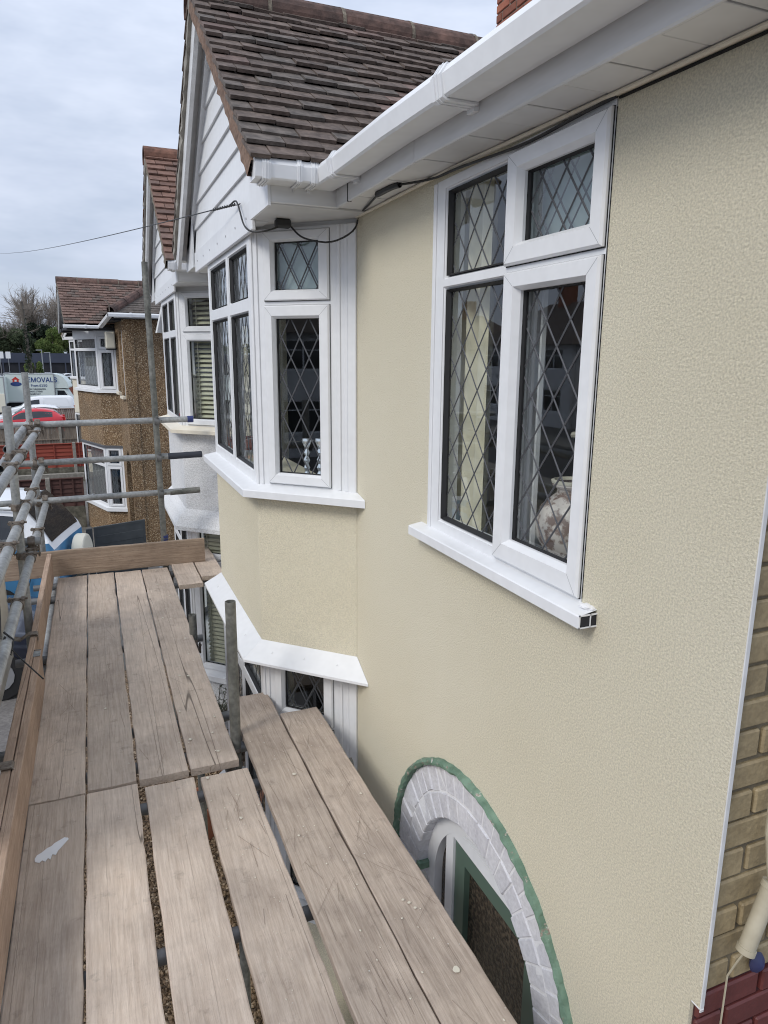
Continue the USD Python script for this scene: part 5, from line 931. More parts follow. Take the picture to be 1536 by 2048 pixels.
# ================================================================== telephone cable
cb_ = thing('telephone_cable', 'black telephone cable running to a small black junction box and along under the eaves', 'cable', (.9, 3.45, .6))
p0, p1 = np.array([.742, 3.80, .745]), np.array([-4.828, 40.0, 5.008]); n = 60; tt = np.linspace(0, 1, n)
far = p0 + (p1 - p0) * tt[:, None]; far[:, 2] -= 1.2 * tt * (1 - tt)
obj('span', MB().path(far, .0032, 6), 'cable_black', cb_)
tw = np.linspace(0, 1, 60); d_ = (far[3] - far[0]) / np.linalg.norm(far[3] - far[0]); e_ = np.cross(d_, [0, 0, 1.0]); e_ /= np.linalg.norm(e_); g_ = np.cross(d_, e_)
obj('helical_grip', MB().path(p0 + d_ * (tw[:, None] * .42 - .06) + .0055 * (np.cos(tw * 70)[:, None] * e_ + np.sin(tw * 70)[:, None] * g_), .0028, 5), 'cable_black', cb_)
def spline(P, n=40):
    from scipy.interpolate import CubicSpline
    P = np.array(P); s = np.r_[0, np.cumsum(np.linalg.norm(np.diff(P, axis=0), axis=1))]; return CubicSpline(s, P)(np.linspace(0, s[-1], n))
obj('drop', MB().path(spline([p0 + d_ * .08, p0 + np.array([-.002, -.02, .012]), (.737, 3.71, .73), (.735, 3.62, .655), (.735, 3.52, .59), (.765, 3.44, .562), (.83, 3.41, .573), (.872, 3.42, .592)]), .0045, 6), 'cable_black', cb_)
obj('junction_box', MB(ID).box(.852, .926, 3.40, 3.445, .585, .625, .008), 'rubber_black', cb_)
obj('drop', MB().path(spline([(.93, 3.42, .592), (.955, 3.36, .545), (.99, 3.27, .515), (1.05, 3.22, .505), (1.10, 3.20, .52), (1.15, 3.17, .555), (1.19, 3.22, .612), (1.15, 3.0, .625), (1.125, 2.88, .622), (1.10, 2.64, .624)]), .0045, 6), 'cable_black', cb_)
obj('drop', MB().path(spline([(1.10, 2.64, .624), (1.13, 2.56, .624), (1.178, 2.46, .622), (1.184, 2.30, .615), (1.186, 2.0, .598), (1.187, 1.8, .590), (1.187, 1.66, .594), (1.187, 1.54, .597), (1.192, 1.47, .600)], 70), .0045, 6), 'cable_black', cb_)
obj('splice', MB().path(spline([(1.102, 2.76, .624), (1.104, 2.7, .624), (1.108, 2.62, .624), (1.118, 2.575, .624)]), .012, 8), 'cable_black', cb_)

# ================================================================== vehicles
def loft(st, wid):
    """body skin: st rows (x, underside, waist height, top height, half width at waist, half width at top)"""
    rows = []
    for x, zu, zw, zt, w, wt in st:
        h = [(w * .90, zu), (w * .985, zu + (zw - zu) * .35), (w, zu + (zw - zu) * .65), (w * .985, zw), (wt + (w - wt) * .42, zw + (zt - zw) * .55), (wt + .015, zt - (zt - zw) * .10 - .012), (wt * .86, zt - .008), (wt * .4, zt + .004)]
        rows.append([(x, -a, b) for a, b in h] + [(x, a, b) for a, b in h[::-1]])
    return np.array(rows)
def resample(st, n=44):
    st = np.array(st, float); xs = np.linspace(st[0, 0], st[-1, 0], n); xs = np.sort(np.r_[xs, st[1:-1, 0]])
    from scipy.interpolate import PchipInterpolator
    return np.stack([xs] + [PchipInterpolator(st[:, 0], st[:, i])(xs) for i in range(1, 6)], 1)
def skin(rows, sel):
    k = rows.shape[1]; f = [[i * k + q, i * k + q + 1, (i + 1) * k + q + 1, (i + 1) * k + q] for i in range(len(rows) - 1) for q in sel]
    f = np.array(f); return rows.reshape(-1, 3), np.vstack([f[:, [0, 1, 2]], f[:, [0, 2, 3]]])
def vehicle(name, label, cat, loc, rot, st, paint, wheels, wr, side_glass, screens, lower=None, group=None, lights=(), sw=.88):
    t = thing(name, label, cat, loc, group); fr = Frame(rot, loc); st = resample(st); rows = loft(st, 0); k = rows.shape[1]
    put = lambda v: fr(v)
    caps = lambda r: (np.vstack([r, [r.mean(0)]]), [[i, (i + 1) % k, k] for i in range(k)])
    if lower:
        v, f = skin(rows, list(range(0, 3)) + list(range(k - 4, k - 1))); obj('lower_body', (put(v), f), lower, t, smooth=40)
        v, f = skin(rows, range(3, k - 4)); obj('body', (put(v), f), paint, t, smooth=40)
    else:
        v, f = skin(rows, range(k - 1)); obj('body', (put(v), f), paint, t, smooth=40)
    for e in (0, -1):
        v, f = caps(rows[e]); obj('end_panel', (put(v), np.array(f)), lower or paint, t)
    ip = lambda x, i: np.interp(x, st[:, 0], st[:, i])
    def side(x, s, h):                                  # point on the window band; h 0 waist, 1 top
        w, wt, zw, zt = ip(x, 4), ip(x, 5), ip(x, 2), ip(x, 3)
        a, b = (w * .985, zw), (wt + (w - wt) * .42, zw + (zt - zw) * .55); c = (wt + .015, zt - (zt - zw) * .10 - .012)
        y, z = (np.interp(h, [0, .6, 1], [a[0], b[0], c[0]]), np.interp(h, [0, .6, 1], [a[1], b[1], c[1]])); return (x, s * (y + .006), z)
    for x0, x1, h0, h1 in side_glass:
        for s in (-1, 1):
            v = []; n = 9
            for i in range(n):
                x = x0 + (x1 - x0) * i / (n - 1); v += [side(x, s, h0), side(x, s, (h0 + h1) / 2), side(x, s, h1)]
            f = [[i * 3 + q, i * 3 + q + 1, i * 3 + q + 4, i * 3 + q + 3] for i in range(n - 1) for q in (0, 1)]; f = np.array(f); obj('side_window', (put(np.array(v)), np.vstack([f[:, [0, 1, 2]], f[:, [0, 2, 3]]])), 'car_glass', t)
    for x0, x1, m in screens:
        xs2 = np.linspace(x0, x1, 25); v = []
        for x in xs2:
            wt, zt = ip(x, 5), ip(x, 3); v += [(x, y * wt * sw, zt + .016 - .014 * abs(y) ** 3) for y in np.linspace(-1, 1, 7)]
        f = [[i * 7 + q, i * 7 + q + 1, i * 7 + q + 8, i * 7 + q + 7] for i in range(24) for q in range(6)]; f = np.array(f); obj(m, (put(np.array(v)), np.vstack([f[:, [0, 1, 2]], f[:, [0, 2, 3]]])), 'car_glass', t)
    for x in wheels:
        for s in (-1, 1):
            w = ip(x, 4); wh = obj('wheel', MB(fr).tube((x, s * (w - .18), wr), (x, s * (w + .005), wr), wr, 20), 'tyre', t, smooth=40); obj('hub', MB(fr).tube((x, s * (w - .02), wr), (x, s * (w + .012), wr), wr * .62, 14), 'alloy', wh, smooth=40)
    for nm, m, x0, x1, y0, y1, z0, z1 in lights:
        for s in (-1, 1): obj(nm, MB(fr).box(x0, x1, s * y0, s * y1, z0, z1, .015), m, t)
    return t
hatch = [(0, .25, .55, .60, .60, .52), (.12, .2, .66, .70, .78, .62), (.9, .18, .84, .90, .86, .68), (1.2, .18, .90, .97, .87, .66), (2.0, .18, .93, 1.41, .88, .56), (2.7, .18, .96, 1.47, .88, .56), (3.45, .2, 1.0, 1.36, .87, .54), (3.85, .22, 1.0, 1.10, .83, .56), (4.05, .3, .85, .90, .74, .55)]
saloon = [(0, .25, .55, .58, .62, .52), (.15, .2, .66, .70, .80, .62), (1.0, .18, .84, .89, .87, .68), (1.4, .18, .88, .95, .88, .66), (2.2, .18, .91, 1.36, .89, .55), (2.9, .18, .93, 1.43, .89, .55), (3.7, .2, .96, 1.32, .88, .54), (4.25, .22, .97, 1.04, .84, .58), (4.45, .3, .85, .90, .74, .55)]
vanst = [(0, .3, .75, .80, .66, .55), (.15, .22, .88, .93, .84, .66), (.75, .2, 1.0, 1.08, .88, .72), (1.05, .2, 1.06, 1.16, .89, .70), (1.75, .2, 1.10, 1.74, .90, .70), (2.4, .2, 1.12, 1.82, .90, .72), (4.1, .22, 1.12, 1.80, .90, .74), (4.3, .26, 1.10, 1.68, .87, .72), (4.36, .32, 1.0, 1.40, .84, .70)]
tail = [('tail_light', 'lamp_red', 3.82, 4.02, .56, .80, .84, 1.04)]
red = vehicle('parked_car', 'red hatchback parked behind the grey fence', 'car', (-5.52, 42.6, float(gz(42.6))), 2, hatch, 'paint_red', (.75, 3.25), .31, [(1.5, 2.35, .08, .86), (2.42, 3.42, .10, .84)], [(1.25, 1.95, 'windscreen'), (3.5, 3.84, 'rear_window')], lights=tail)
wcar = vehicle('parked_car', 'white hatchback parked between the red car and the white van', 'car', (-5.9, 48.0, float(gz(48.0))), 3, saloon, 'paint_white', (.85, 3.55), .32, [(1.65, 2.6, .08, .86), (2.68, 3.75, .10, .84)], [(1.45, 2.15, 'windscreen'), (3.8, 4.2, 'rear_window')], lights=[('tail_light', 'rubber_black', 4.12, 4.36, .54, .78, .84, 1.04)])
wvan = vehicle('parked_van', 'small white panel van parked in front of the removals truck', 'van', (-5.55, 52.4, float(gz(52.4))), 3, vanst, 'paint_white', (.85, 3.5), .33, [(1.45, 2.25, .10, .78)], [(1.1, 1.7, 'windscreen')], lights=[('tail_light', 'lamp_red', 4.25, 4.36, .68, .84, .9, 1.2)])
pnl = Frame(3, (-5.55, 52.4, float(gz(52.4)))); obj('panel_line', MB(pnl).path([(2.5, -.91, 1.1), (2.5, -.80, 1.66), (3.9, -.81, 1.64), (4.1, -.91, 1.1), (2.5, -.91, 1.1)], .006, 4), 'lamp_grey', wvan)
# removals truck: box body with lettering, cab towards the right
TX, TY = -2.60, 59.0; tz = float(gz(TY)) - .1 ; TRK = thing('removals_truck', 'pale box van lettered REMOVALS with its cab to the right', 'truck', (TX, TY, tz), None)
fT = Frame(-6, (TX, TY, tz)); b0 = tz
obj('box_body', MB(fT).box(-3.35, 0, 0, 2.1, 1.22, 3.32, .04), 'truck_white', TRK); obj('edge_rail', MB(fT).box(-3.37, .02, -.02, .03, 3.28, 3.35, .01).box(-3.37, .02, -.02, .03, 1.19, 1.27, .01).box(-.03, .03, -.025, .03, 1.2, 3.33, .01).box(-3.38, -3.32, -.025, .03, 1.2, 3.33, .01), 'lamp_grey', TRK)
lut = [(y, z) for y, z in ((.05, 2.1), (2.05, 2.1))]
obj('luton_head', MB(fT).poly(Polygon([(0, 2.25), (.95, 2.25), (1.0, 2.35), (.9, 2.7), (.65, 3.05), (.3, 3.25), (0, 3.3)]), 0.06, 2.04, fm=lambda p: fT(np.stack([p[:, 0], p[:, 2], p[:, 1]], 1))), 'truck_white', TRK)
cabp = Polygon([(.04, .5), (2.0, .5), (2.0, 1.15), (1.75, 1.30), (1.10, 1.42), (.70, 2.18), (.04, 2.22)])
obj('cab', MB(fT).poly(cabp, .12, 1.98, fm=lambda p: fT(np.stack([p[:, 0], p[:, 2], p[:, 1]], 1))), 'truck_white', TRK)
obj('cab_window', MB(fT).poly(Polygon([(.16, 1.45), (1.0, 1.45), (.64, 2.06), (.16, 2.08)]), .105, .115, fm=lambda p: fT(np.stack([p[:, 0], p[:, 2], p[:, 1]], 1))), 'car_glass', TRK); obj('chassis', MB(fT).box(-3.2, 1.9, .3, 1.8, .5, 1.15), 'shed_dark', TRK)
for wx in (-2.4, 1.25): obj('wheel', MB(fT).tube((wx, .05, .38), (wx, .35, .38), .38, 18), 'tyre', TRK, smooth=40)
obj('roof_marker', MB(fT).box(.3, .45, .3, .5, 2.2, 2.3, .02), 'lamp_red', TRK)
def letters(text, x, z, h, m, bold=True, parent=TRK, fr=fT, y=-.006):
    t = meshkit.text_mesh(text, h, .004, bold); v = np.array(t.vertices); obj('lettering', (fr(np.stack([v[:, 0] * .92 + x, y - v[:, 2], v[:, 1] + z], 1)), t.faces), m, parent)
letters('REMOVALS', -2.12, 2.70, .34, 'print_blue'); letters('From £150', -1.62, 2.36, .17, 'print_blue'); letters('HOUSE CLEARANCES', -2.05, 2.13, .11, 'print_black'); letters('SINGLE ITEMS', -1.85, 1.95, .11, 'print_black'); letters('SAME DAY', -1.72, 1.77, .11, 'print_black')
lg = lambda p: fT(np.stack([p[:, 0], -.006 - p[:, 2], p[:, 1]], 1)); logo = obj('logo', MB(lg).poly(Polygon([(-2.82, 2.66), (-2.82, 2.88), (-2.9, 2.86), (-2.6, 3.10), (-2.32, 2.86), (-2.40, 2.88), (-2.40, 2.66)]), 0, .004), 'print_red', TRK); obj('logo_oval', MB(lg).poly(Point(0, 0).buffer(1).simplify(.01).__class__([(-2.6 + .38 * math.cos(a), 2.56 + .16 * math.sin(a)) for a in np.linspace(0, 6.28, 24)]), 0, .006), 'print_blue', logo); obj('logo_window', MB(lg).poly(sbox(-2.68, 2.74, -2.54, 2.87), 0, .006), 'truck_white', logo)
T2 = thing('removals_truck', 'second pale removals van cut off by the left edge, its tail end towards us', 'truck', (-6.2, TY - .6, tz)); f2 = Frame(-6, (-6.2, TY - .6, tz))
obj('box_body', MB(f2).box(-3.5, .30, 0, 2.1, 1.15, 3.12, .04), 'truck_white', T2); obj('edge_rail', MB(f2).box(.26, .34, -.02, .03, .5, 3.15, .01).box(-3.5, .33, -.02, .03, 3.08, 3.15, .01), 'lamp_grey', T2); obj('tail_lift', MB(f2).box(-1.6, .28, -.06, 0, .55, 1.9, .02), 'cream_paint', T2); obj('chassis', MB(f2).box(-3.2, .25, .3, 1.8, .5, 1.15), 'shed_dark', T2)
for wx in (-2.4, -.5): obj('wheel', MB(f2).tube((wx, .05, .38), (wx, .35, .38), .38, 18), 'tyre', T2, smooth=40)
letters('REMOVALS', -1.95, 2.62, .25, 'print_blue', parent=T2, fr=f2); letters('From £150', -1.1, 2.36, .13, 'print_blue', parent=T2, fr=f2); letters('A B C', -1.0, 1.35, .2, 'print_black', parent=T2, fr=f2, y=-.066) if False else None
# camper van nosing up to the houses
CV = (-4.60, 13.42, -4.2); cst = [(0, .42, 1.10, 1.60, .74, .60), (.06, .32, 1.22, 1.80, .82, .64), (.4, .28, 1.30, 1.93, .86, .68), (1.2, .26, 1.33, 1.98, .86, .69), (3.2, .26, 1.33, 1.98, .86, .69), (3.65, .26, 1.32, 1.93, .85, .66), (3.95, .28, 1.33, 1.62, .84, .68), (4.12, .32, 1.33, 1.36, .82, .74), (4.18, .42, 1.22, 1.23, .79, .70)]
cv = vehicle('camper_van', 'blue and white classic camper van parked on the drive, nose towards the houses', 'camper van', CV, -14, cst, 'paint_white', (.85, 3.3), .33, [(.25, 1.15, .16, .80), (1.25, 2.15, .16, .80), (2.25, 3.05, .16, .80), (3.14, 3.66, .14, .78)], [(3.67, 4.135, 'windscreen')], lower='paint_blue', sw=.97)
fV = Frame(-14, CV); obj('drip_rail', MB(fV).path([(.1, -.735, 1.83), (1.2, -.755, 1.90), (3.2, -.755, 1.90), (3.7, -.73, 1.85)], .016, 6), 'lamp_grey', cv); obj('waist_trim', MB(fV).path([(.1, -.83, 1.20), (1.2, -.865, 1.29), (3.3, -.865, 1.29), (4.0, -.83, 1.25)], .010, 6), 'chrome', cv)
obj('door_gap', MB(fV).path([(3.06, -.80, 1.75), (3.07, -.872, 1.33), (3.07, -.873, .9), (3.05, -.865, .45)], .006, 4).path([(3.70, -.77, 1.72), (3.72, -.855, 1.30), (3.85, -.862, .9), (3.75, -.85, .55)], .006, 4), 'rubber_black', cv)
sw = obj('spare_wheel_cover', MB(fV).lathe([(0, .0), (.30, .0), (.335, .02), (.345, .06), (.345, .17), (.33, .19)], (0, 0, 0), 28, fm=lambda p: fV(np.stack([4.46 - p[:, 2], p[:, 0] + .05, p[:, 1] + .92], 1))), 'cream_paint', cv, smooth=40)
obj('front_bumper', MB(fV).box(4.16, 4.34, -.80, .80, .42, .60, .05), 'chrome', cv); obj('wing_mirror', MB(fV).path([(3.78, -.86, 1.22), (3.86, -1.02, 1.26)], .010, 6).box(3.84, 3.88, -1.12, -.98, 1.20, 1.36, .02), 'rubber_black', cv); obj('wiper', MB(fV).path([(4.02, -.1, 1.46), (3.92, -.45, 1.62)], .007, 5), 'rubber_black', cv); obj('headlight', MB(fV).tube((4.13, -.56, .93), (4.25, -.56, .93), .10, 16).tube((4.13, .56, .93), (4.25, .56, .93), .10, 16), 'chrome', cv, smooth=40)
ncar = vehicle('parked_car', 'dark navy car parked on the drive close under the scaffold', 'car', (-4.95, 10.0, -4.2), 0, [(4.45 - r[0], *r[1:]) for r in saloon[::-1]], 'paint_navy', (.9, 3.6), .32, [(.75, 1.75, .10, .84), (1.83, 2.75, .08, .86)], [(2.35, 3.0, 'windscreen'), (.25, .65, 'rear_window')])
nF = Frame(0, (-4.95, 10.0, -4.2)); obj('waist_trim', MB(nF).path([(.4, -.875, .93), (1.6, -.885, .94), (2.6, -.882, .915), (3.2, -.872, .90)], .012, 6), 'chrome', ncar); obj('door_mirror', MB(nF).box(2.72, 2.86, -1.06, -.90, .92, 1.06, .03), 'paint_navy', ncar); obj('aerial', MB(nF).path([(3.05, -.55, .98), (2.75, -.60, 1.35)], .005, 5), 'rubber_black', ncar)
# the far car park
scar2 = vehicle('parked_car', 'small far off white car in the car park below the dark building', 'car', (-16.0, 142.0, float(gz(142))), 4, hatch, 'paint_white', (.75, 3.25), .31, [(1.5, 3.42, .1, .84)], [(1.25, 1.95, 'windscreen')], group='cars in the far car park')
scar3 = vehicle('parked_car', 'small far off silver car in the car park below the dark building', 'car', (-12.8, 147.0, float(gz(147))), 86, hatch, 'paint_silver', (.75, 3.25), .31, [(1.5, 3.42, .1, .84)], [(1.25, 1.95, 'windscreen')], group='cars in the far car park')
scar4 = vehicle('parked_car', 'small far off dark car in the car park below the dark building', 'car', (-15.0, 152.0, float(gz(150))), 88, hatch, 'paint_dark', (.75, 3.25), .31, [(1.5, 3.42, .1, .84)], [(1.25, 1.95, 'windscreen')], group='cars in the far car park')
gcp = np.random.default_rng(31)
for i in range(22):
    src = (scar2, scar3, scar4)[int(gcp.integers(3))]; y = (124, 132, 139, 146, 154)[i % 5] + gcp.uniform(-1, 1); x = -20.5 * y / 150 + (i // 5 * 4.2 + gcp.uniform(0, 1.5))
    copy_thing(src, 'parked_car', (x, y, float(gz(y))), {scar2: 'small far off white car in the car park below the dark building', scar3: 'small far off silver car in the car park below the dark building', scar4: 'small far off dark car in the car park below the dark building'}[src], 'car', 'cars in the far car park', rotz=float(gcp.uniform(-20, 60)))

# ================================================================== fences, gate
def fence(label, x0, x1, y, zt, zb, bay, kind, m, post_at, rows=6, zg=-4.25):
    t = thing('garden_fence', label, 'fence', ((x0 + x1) / 2, y, zg)); xs = [post_at + k * bay for k in range(-8, 4) if x0 - .3 < post_at + k * bay < x1 + .2]
    for x in xs: obj('post', MB(ID).box(x - .05, x + .05, y - .06, y + .05, zg, zt + .05, .008), 'concrete', t)
    edges = sorted([x0] + [x for x in xs if x0 < x < x1] + [x1])
    for a, b in zip(edges[:-1], edges[1:]):
        if b - a < .15: continue
        obj('gravel_board', MB(ID).box(a + .04, b - .04, y - .03, y + .01, zg, zb, .01), 'concrete_mossy', t)
        if kind == 'lap':
            n = rows; h = (zt - zb) / n
            for i in range(n): obj('board', MB(ID).add([(a + .05, y - .012, zb + i * h), (b - .05, y - .012, zb + i * h), (b - .05, y + .010, zb + i * h + h * 1.15), (a + .05, y + .010, zb + i * h + h * 1.15), (a + .05, y - .024, zb + i * h + rng.normal(0, .004)), (b - .05, y - .024, zb + i * h + rng.normal(0, .004)), (b - .05, y + .004, zb + i * h + h * 1.15), (a + .05, y + .004, zb + i * h + h * 1.15)], [[0, 1, 2, 3], [4, 5, 6, 7], [0, 1, 5, 4], [2, 3, 7, 6], [0, 3, 7, 4], [1, 2, 6, 5]]), m, t)
            for x in (a + .06, (2 * a + b) / 3, (a + 2 * b) / 3, b - .06): obj('batten', MB(ID).box(x - .02, x + .02, y - .042, y - .022, zb, zt, .004), m, t)
            obj('capping', MB(ID).box(a + .03, b - .03, y - .05, y + .02, zt, zt + .03, .006), m, t)
        else:
            x = a + .05
            while x < b - .06: obj('board', MB(ID).box(x, x + .098, y - .014 - rng.uniform(0, .008), y, zb, zt + rng.uniform(-.012, .012), .003), m, t); x += .104
            obj('rail', MB(ID).box(a + .04, b - .04, y - .06, y - .02, zb + (zt - zb) * .45, zb + (zt - zb) * .45 + .05, .006).box(a + .04, b - .04, y - .06, y - .02, zt - .03, zt + .02, .006), 'fence_grey', t)
    return t
F1 = fence('dark brown lapped fence behind the camper van', -6.2, -.33, 18.5, -2.98, -3.66, 1.83, 'lap', 'fence_brown', -1.16); obj('top_beam', MB(ID).box(-6.2, -.33, 18.60, 18.70, -3.02, -2.86, .01), 'concrete', F1)
fence('bright rust red lapped fence, brightest of the garden fences', -7.2, -.25, 25.5, -2.93, -3.70, 1.83, 'lap', 'fence_red', -.70)
fence('weathered grey close boarded fence above the red one', -8.0, 0.2, 32.0, -2.93, -3.95, 1.83, 'board', 'fence_grey', -1.35)
fence('distant grey boarded fence next to the red car', -2.15, 1.2, 44.4, -3.06, -4.15, 1.83, 'board', 'fence_grey', -2.2, zg=-4.5)
gt = thing('garden_gate', 'slate grey slatted gate panel leaning across the drive by the pebbledashed house', 'gate', (.25, 13.6, -4.2))
gfm = lambda p: np.stack([p[:, 0], 13.6 + p[:, 2] + .12 * p[:, 0], p[:, 1] + .06 * (p[:, 0] + .2)], 1)
obj('gate_frame', MB(gfm).ring(-.17, .74, -4.12, -3.12, [(0, 0), (0, .05), (.045, .05), (.045, 0)]), 'slate_paint', gt)
for i in range(6): obj('slat', MB(gfm).box(-.13, .70, -4.075 + i * .155, -3.918 + i * .155, .004 * (i % 2), .026 + .006 * (i % 2), .003), 'slate_paint', gt)
obj('gate_post', MB(gfm).box(-.30, -.19, -4.25, -3.13, .0, .06, .006).box(-.25, -.235, -4.2, -3.2, -.01, .066), 'slate_paint', gt)

# ================================================================== far things
shd = thing('long_warehouse', 'long dark blue flat roofed building across the car park', 'building', (-10, 175, -5.05)); obj('wall', MB(ID).box(-42, 12, 170, 190, -5.1, -1.9), 'shed_dark', shd); obj('cladding_band', MB(ID).box(-42.2, 12.2, 169.7, 190.2, -1.9, .12), 'shed_blue', shd)
for x in np.arange(-41, 12, 3.0): obj('column', MB(ID).box(x, x + .25, 169.4, 169.65, -5.1, -1.9), 'shed_blue', shd)
for i, (x, y, h) in enumerate(((-18.6, 150, 7.2), (-16.1, 140, 5.6), (-7.7, 140, 5.6), (-6.35, 138, 5.2))):
    p = thing('lamp_post', ('tall grey lamp post at the left edge of the car park', 'grey lamp post right of the tallest one in the car park', 'grey lamp post left of the shrub in the car park', 'grey lamp post standing right of the car park shrub')[i], 'lamp post', (x, y, float(gz(y)))); z = float(gz(y)); obj('column', MB().tube((x, y, z), (x, y, z + h), .11, 8, r2=.07), 'lamp_grey', p); obj('lantern', MB().box(x - .9, x + .1, y - .12, y + .12, z + h - .02, z + h + .12, .03), 'lamp_grey', p)
bl = thing('billboard', 'small pale sign board beside the warehouse at the left edge', 'sign', (-15.6, 165, -5)); obj('panel', MB().box(-17.2, -16.2, 165, 165.1, -1.0, .35), 'paint_white', bl); obj('panel', MB().box(-15.8, -14.9, 165, 165.1, -1.0, .35), 'paint_white', bl); obj('legs', MB().box(-16.9, -16.8, 165, 165.1, -5.05, -1.0).box(-15.4, -15.3, 165, 165.1, -5.05, -1.0), 'lamp_grey', bl)
tp = thing('telegraph_pole', 'dark ivy clad telegraph pole in front of the bare tree', 'telegraph pole', (-4.2, 60, -4.7)); obj('pole', MB().tube((-4.05, 60, -4.75), (-4.33, 60, 3.75), .16, 10, r2=.12), 'bark', tp); obj('step_irons', MB().box(-4.5, -4.1, 59.9, 60.1, 3.2, 3.3).box(-4.48, -4.1, 59.9, 60.1, 2.6, 2.66), 'rust', tp); obj('ivy', MB().add(*leaf_quads(np.array([-4.25, 60, -.2]), np.array([.24, .24, 3.0]), 700, .1, 5)), 'leaf_dark', tp)
gw = thing('garden_wall', 'red brown brick wall and bank to the right of the removals truck', 'wall', (0, 64, -4.75)); obj('wall', MB().box(-2.9, 3.5, 64, 64.25, -4.9, -2.6, .02), 'brick_red', gw); obj('coping', MB().box(-2.95, 3.5, 63.95, 64.3, -2.6, -2.5, .02), 'concrete', gw)
hg = thing('hedge', 'brown and green clipped hedge on top of the far brick wall', 'hedge', (0, 66, -4.8)); obj('foliage', MB().add(*leaf_quads(np.array([-.2, 66, -2.9]), np.array([2.6, .8, 1.2]), 2600, .09, 6)), 'leaf_mid', hg); obj('stems', MB().tube((-1.5, 66, -4.8), (-1.4, 66, -2.6), .05).tube((.6, 66, -4.8), (.5, 66, -2.6), .05), 'bark', hg)

def bare_tree(name, label, base, h, spread, seed, levels=6):
    g = np.random.default_rng(seed); t = thing(name, label, 'tree', base); trunk, twigs = MB(), MB(); base = np.array(base, float)
    def grow(p, d, l, r, lv):
        q = p + d * l; (trunk if lv < 3 else twigs).tube(p, q, r, 6 if lv < 2 else 4 if lv < 4 else 3, caps=False, r2=r * .68)
        if lv >= levels: return
        for k in range(int(g.integers(3, 5)) if lv else 9):
            a = d + g.normal(0, .38 if lv else .62, 3) * spread; a[2] = max(a[2], -.05) + .12; a /= np.linalg.norm(a); s = g.uniform(.35, 1.0) if lv else g.uniform(.75, 1.0)
            grow(p + d * l * s, a, l * g.uniform(.60, .86), r * (.62 if s > .6 else .5), lv + 1)
    grow(base, np.array([0, 0, 1.0]), h * .25, h * .020, 0)
    obj('trunk', trunk, 'twig', t); obj('crown', twigs, 'twig', t); return t
bare_tree('bare_tree', 'large bare spreading tree behind the telegraph pole', (-11.5, 212, -5.1), 31.0, 1.05, 4, 6)
bare_tree('bare_tree', 'bare tree partly hidden by the red brown tiled gable', (-5.0, 216, -5.1), 28.5, .9, 9, 6)
bare_tree('bare_tree', 'thin bare tree at the left edge of the skyline', (-21.0, 218, -5.1), 22.0, 1.1, 12, 5)
def leafy(name, label, base, clumps, m, size, n, seed):
    t = thing(name, label, 'tree', base); b = np.array(base, float); top = max(c[2] for c, r in clumps); tr = MB().tube(b, (b[0], b[1], top), .35, 8, r2=.12); cr = MB()
    for i, (c, r) in enumerate(clumps):
        tr.tube((b[0], b[1], b[2] + (top - b[2]) * .45), c, .14, 5, r2=.04, caps=False); cr.add(*leaf_quads(np.array(c, float), np.array(r, float), n, size, seed + i))
    obj('trunk', tr, 'bark', t); obj('crown', cr, m, t); return t
g0 = np.random.default_rng(17)
def clumps(cx, cy, cz, rx, rz, k, s): return [((cx + g0.uniform(-1, 1) * rx * .75, cy + g0.uniform(-1, 1) * rx * .5, cz + g0.uniform(-1, 1) * rz * .75), (rx * s * g0.uniform(.7, 1.2), rx * s * g0.uniform(.7, 1.2), rz * s * g0.uniform(.7, 1.2))) for _ in range(k)]
leafy('evergreen_tree', 'dark evergreen tree behind the bright green bushy one', (-10.5, 206, -5.1), clumps(-10.3, 206, 3.4, 4.6, 5.2, 14, .42), 'leaf_dark', .30, 700, 50)
leafy('leafy_tree', 'bright green bushy tree in front of the dark evergreen', (-8.2, 199, -5.1), clumps(-7.9, 199, 2.6, 4.0, 4.2, 15, .42), 'leaf_light', .24, 800, 80)
leafy('leafy_tree', 'pale olive tree at the left edge of the skyline', (-19.0, 205, -5.1), clumps(-19.0, 205, 3.6, 4.6, 5.0, 14, .42), 'leaf_mid', .26, 600, 110); leafy('leafy_tree', 'dull green low tree left of the dark evergreen', (-15.0, 203, -5.1), clumps(-15.2, 203, 2.2, 3.2, 3.4, 10, .45), 'leaf_mid', .24, 600, 140)
leafy('leafy_tree', 'green tree far right behind the tiled gable', (-2.5, 208, -5.1), clumps(-3.0, 208, 2.6, 3.8, 4.4, 10, .45), 'leaf_mid', .26, 500, 170); leafy('shrub_tree', 'small bright green tree in front of the dark warehouse', (-8.3, 128, -5.05), clumps(-8.4, 128, -3.0, 1.3, 1.5, 9, .5), 'leaf_light', .13, 420, 200)
obj('far_trees', MB().add(*leaf_quads(np.array([-60, 260, -1.0]), np.array([45, 8, 5.0]), 6000, .7, 300)).add(*leaf_quads(np.array([40, 270, -1.0]), np.array([60, 8, 6.0]), 6000, .7, 301)), 'leaf_mid', label='low belt of far off trees along the horizon', cat='trees', kind='stuff')

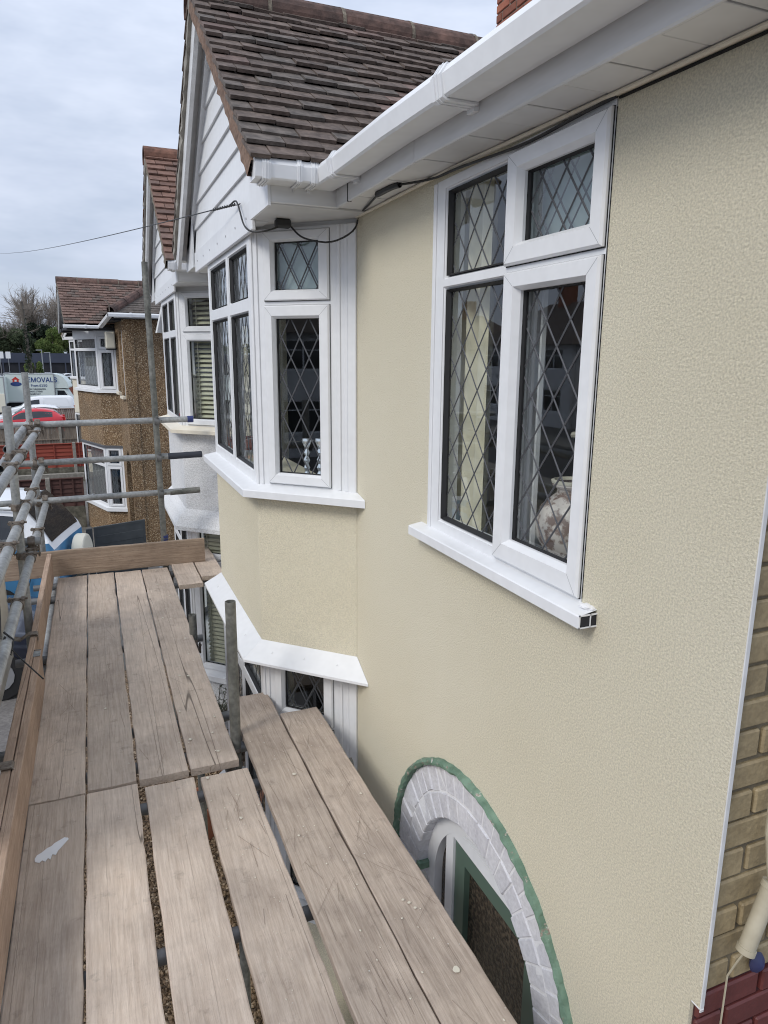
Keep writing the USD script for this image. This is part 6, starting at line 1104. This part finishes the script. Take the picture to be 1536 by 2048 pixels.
# ================================================================== below the scaffold
po = thing('olive_plant', 'potted olive shrub in a terracotta pot between the two bays', 'plant', (1.0, 6.6, -4.2)); PC = np.array([.94, 6.75, -4.2])
obj('pot', MB().lathe([(0, 0), (.13, 0), (.19, .34), (.215, .34), (.215, .40), (.185, .40), (.17, .34)], PC, 24), 'terracotta', po, smooth=40); obj('soil', MB().lathe([(.175, .35), (0, .36)], PC, 24), 'soil', po); stems = MB(); lv = MB(); g1 = np.random.default_rng(77)
for i in range(26):
    a = g1.uniform(0, 6.28); tip = PC + np.array([math.cos(a) * g1.uniform(.1, .42), math.sin(a) * g1.uniform(.1, .42), g1.uniform(.6, 1.05)]); P_ = spline([PC + np.array([0, 0, .35]), (PC + tip) / 2 + np.array([0, 0, .32]) * .8, tip], 14); stems.path(P_, .004, 4)
    for q in P_[4:]:
        for _ in range(3):
            d = g1.normal(size=3); d[2] += .4; d /= np.linalg.norm(d); s = np.cross(d, g1.normal(size=3)); s /= np.linalg.norm(s); l = g1.uniform(.035, .06); lv.add([q, q + d * l * .5 + s * .006, q + d * l, q + d * l * .5 - s * .006], [[0, 1, 2, 3]])
obj('stems', stems, 'bark', po); obj('leaves', lv, 'olive_leaf', po)
p2 = thing('plant_pot', 'empty terracotta pot on the ground under the bay', 'plant pot', (.62, 5.7, -4.2)); obj('pot', MB().lathe([(0, 0), (.12, 0), (.17, .30), (.19, .30), (.19, .35), (.165, .35), (.15, .30), (.11, .02), (0, .02)], (.62, 5.7, -4.2), 24), 'terracotta', p2, smooth=40); obj('soil', MB().lathe([(.15, .26), (0, .27)], (.62, 5.7, -4.2), 24), 'soil', p2)
lw = thing('low_wall', 'low grey beige rendered wall below the deck gap', 'wall', (.9, 3.0, -4.2)); obj('wall', MB(ID).box(.70, .94, 2.0, 3.15, -4.2, -3.62, .01), 'smooth_cream', lw); obj('coping', MB(ID).box(.68, .96, 1.98, 3.17, -3.618, -3.56, .012), 'smooth_cream', lw)
bk = thing('loose_brick', 'broken red brick piece lying on the shingle below the deck gap', 'brick', (.07, 2.9, -4.18)); obj('brick_piece', MB(ID).box(.0, .20, 2.75, 2.88, -4.185, -4.11, .012), 'brick_red', bk)
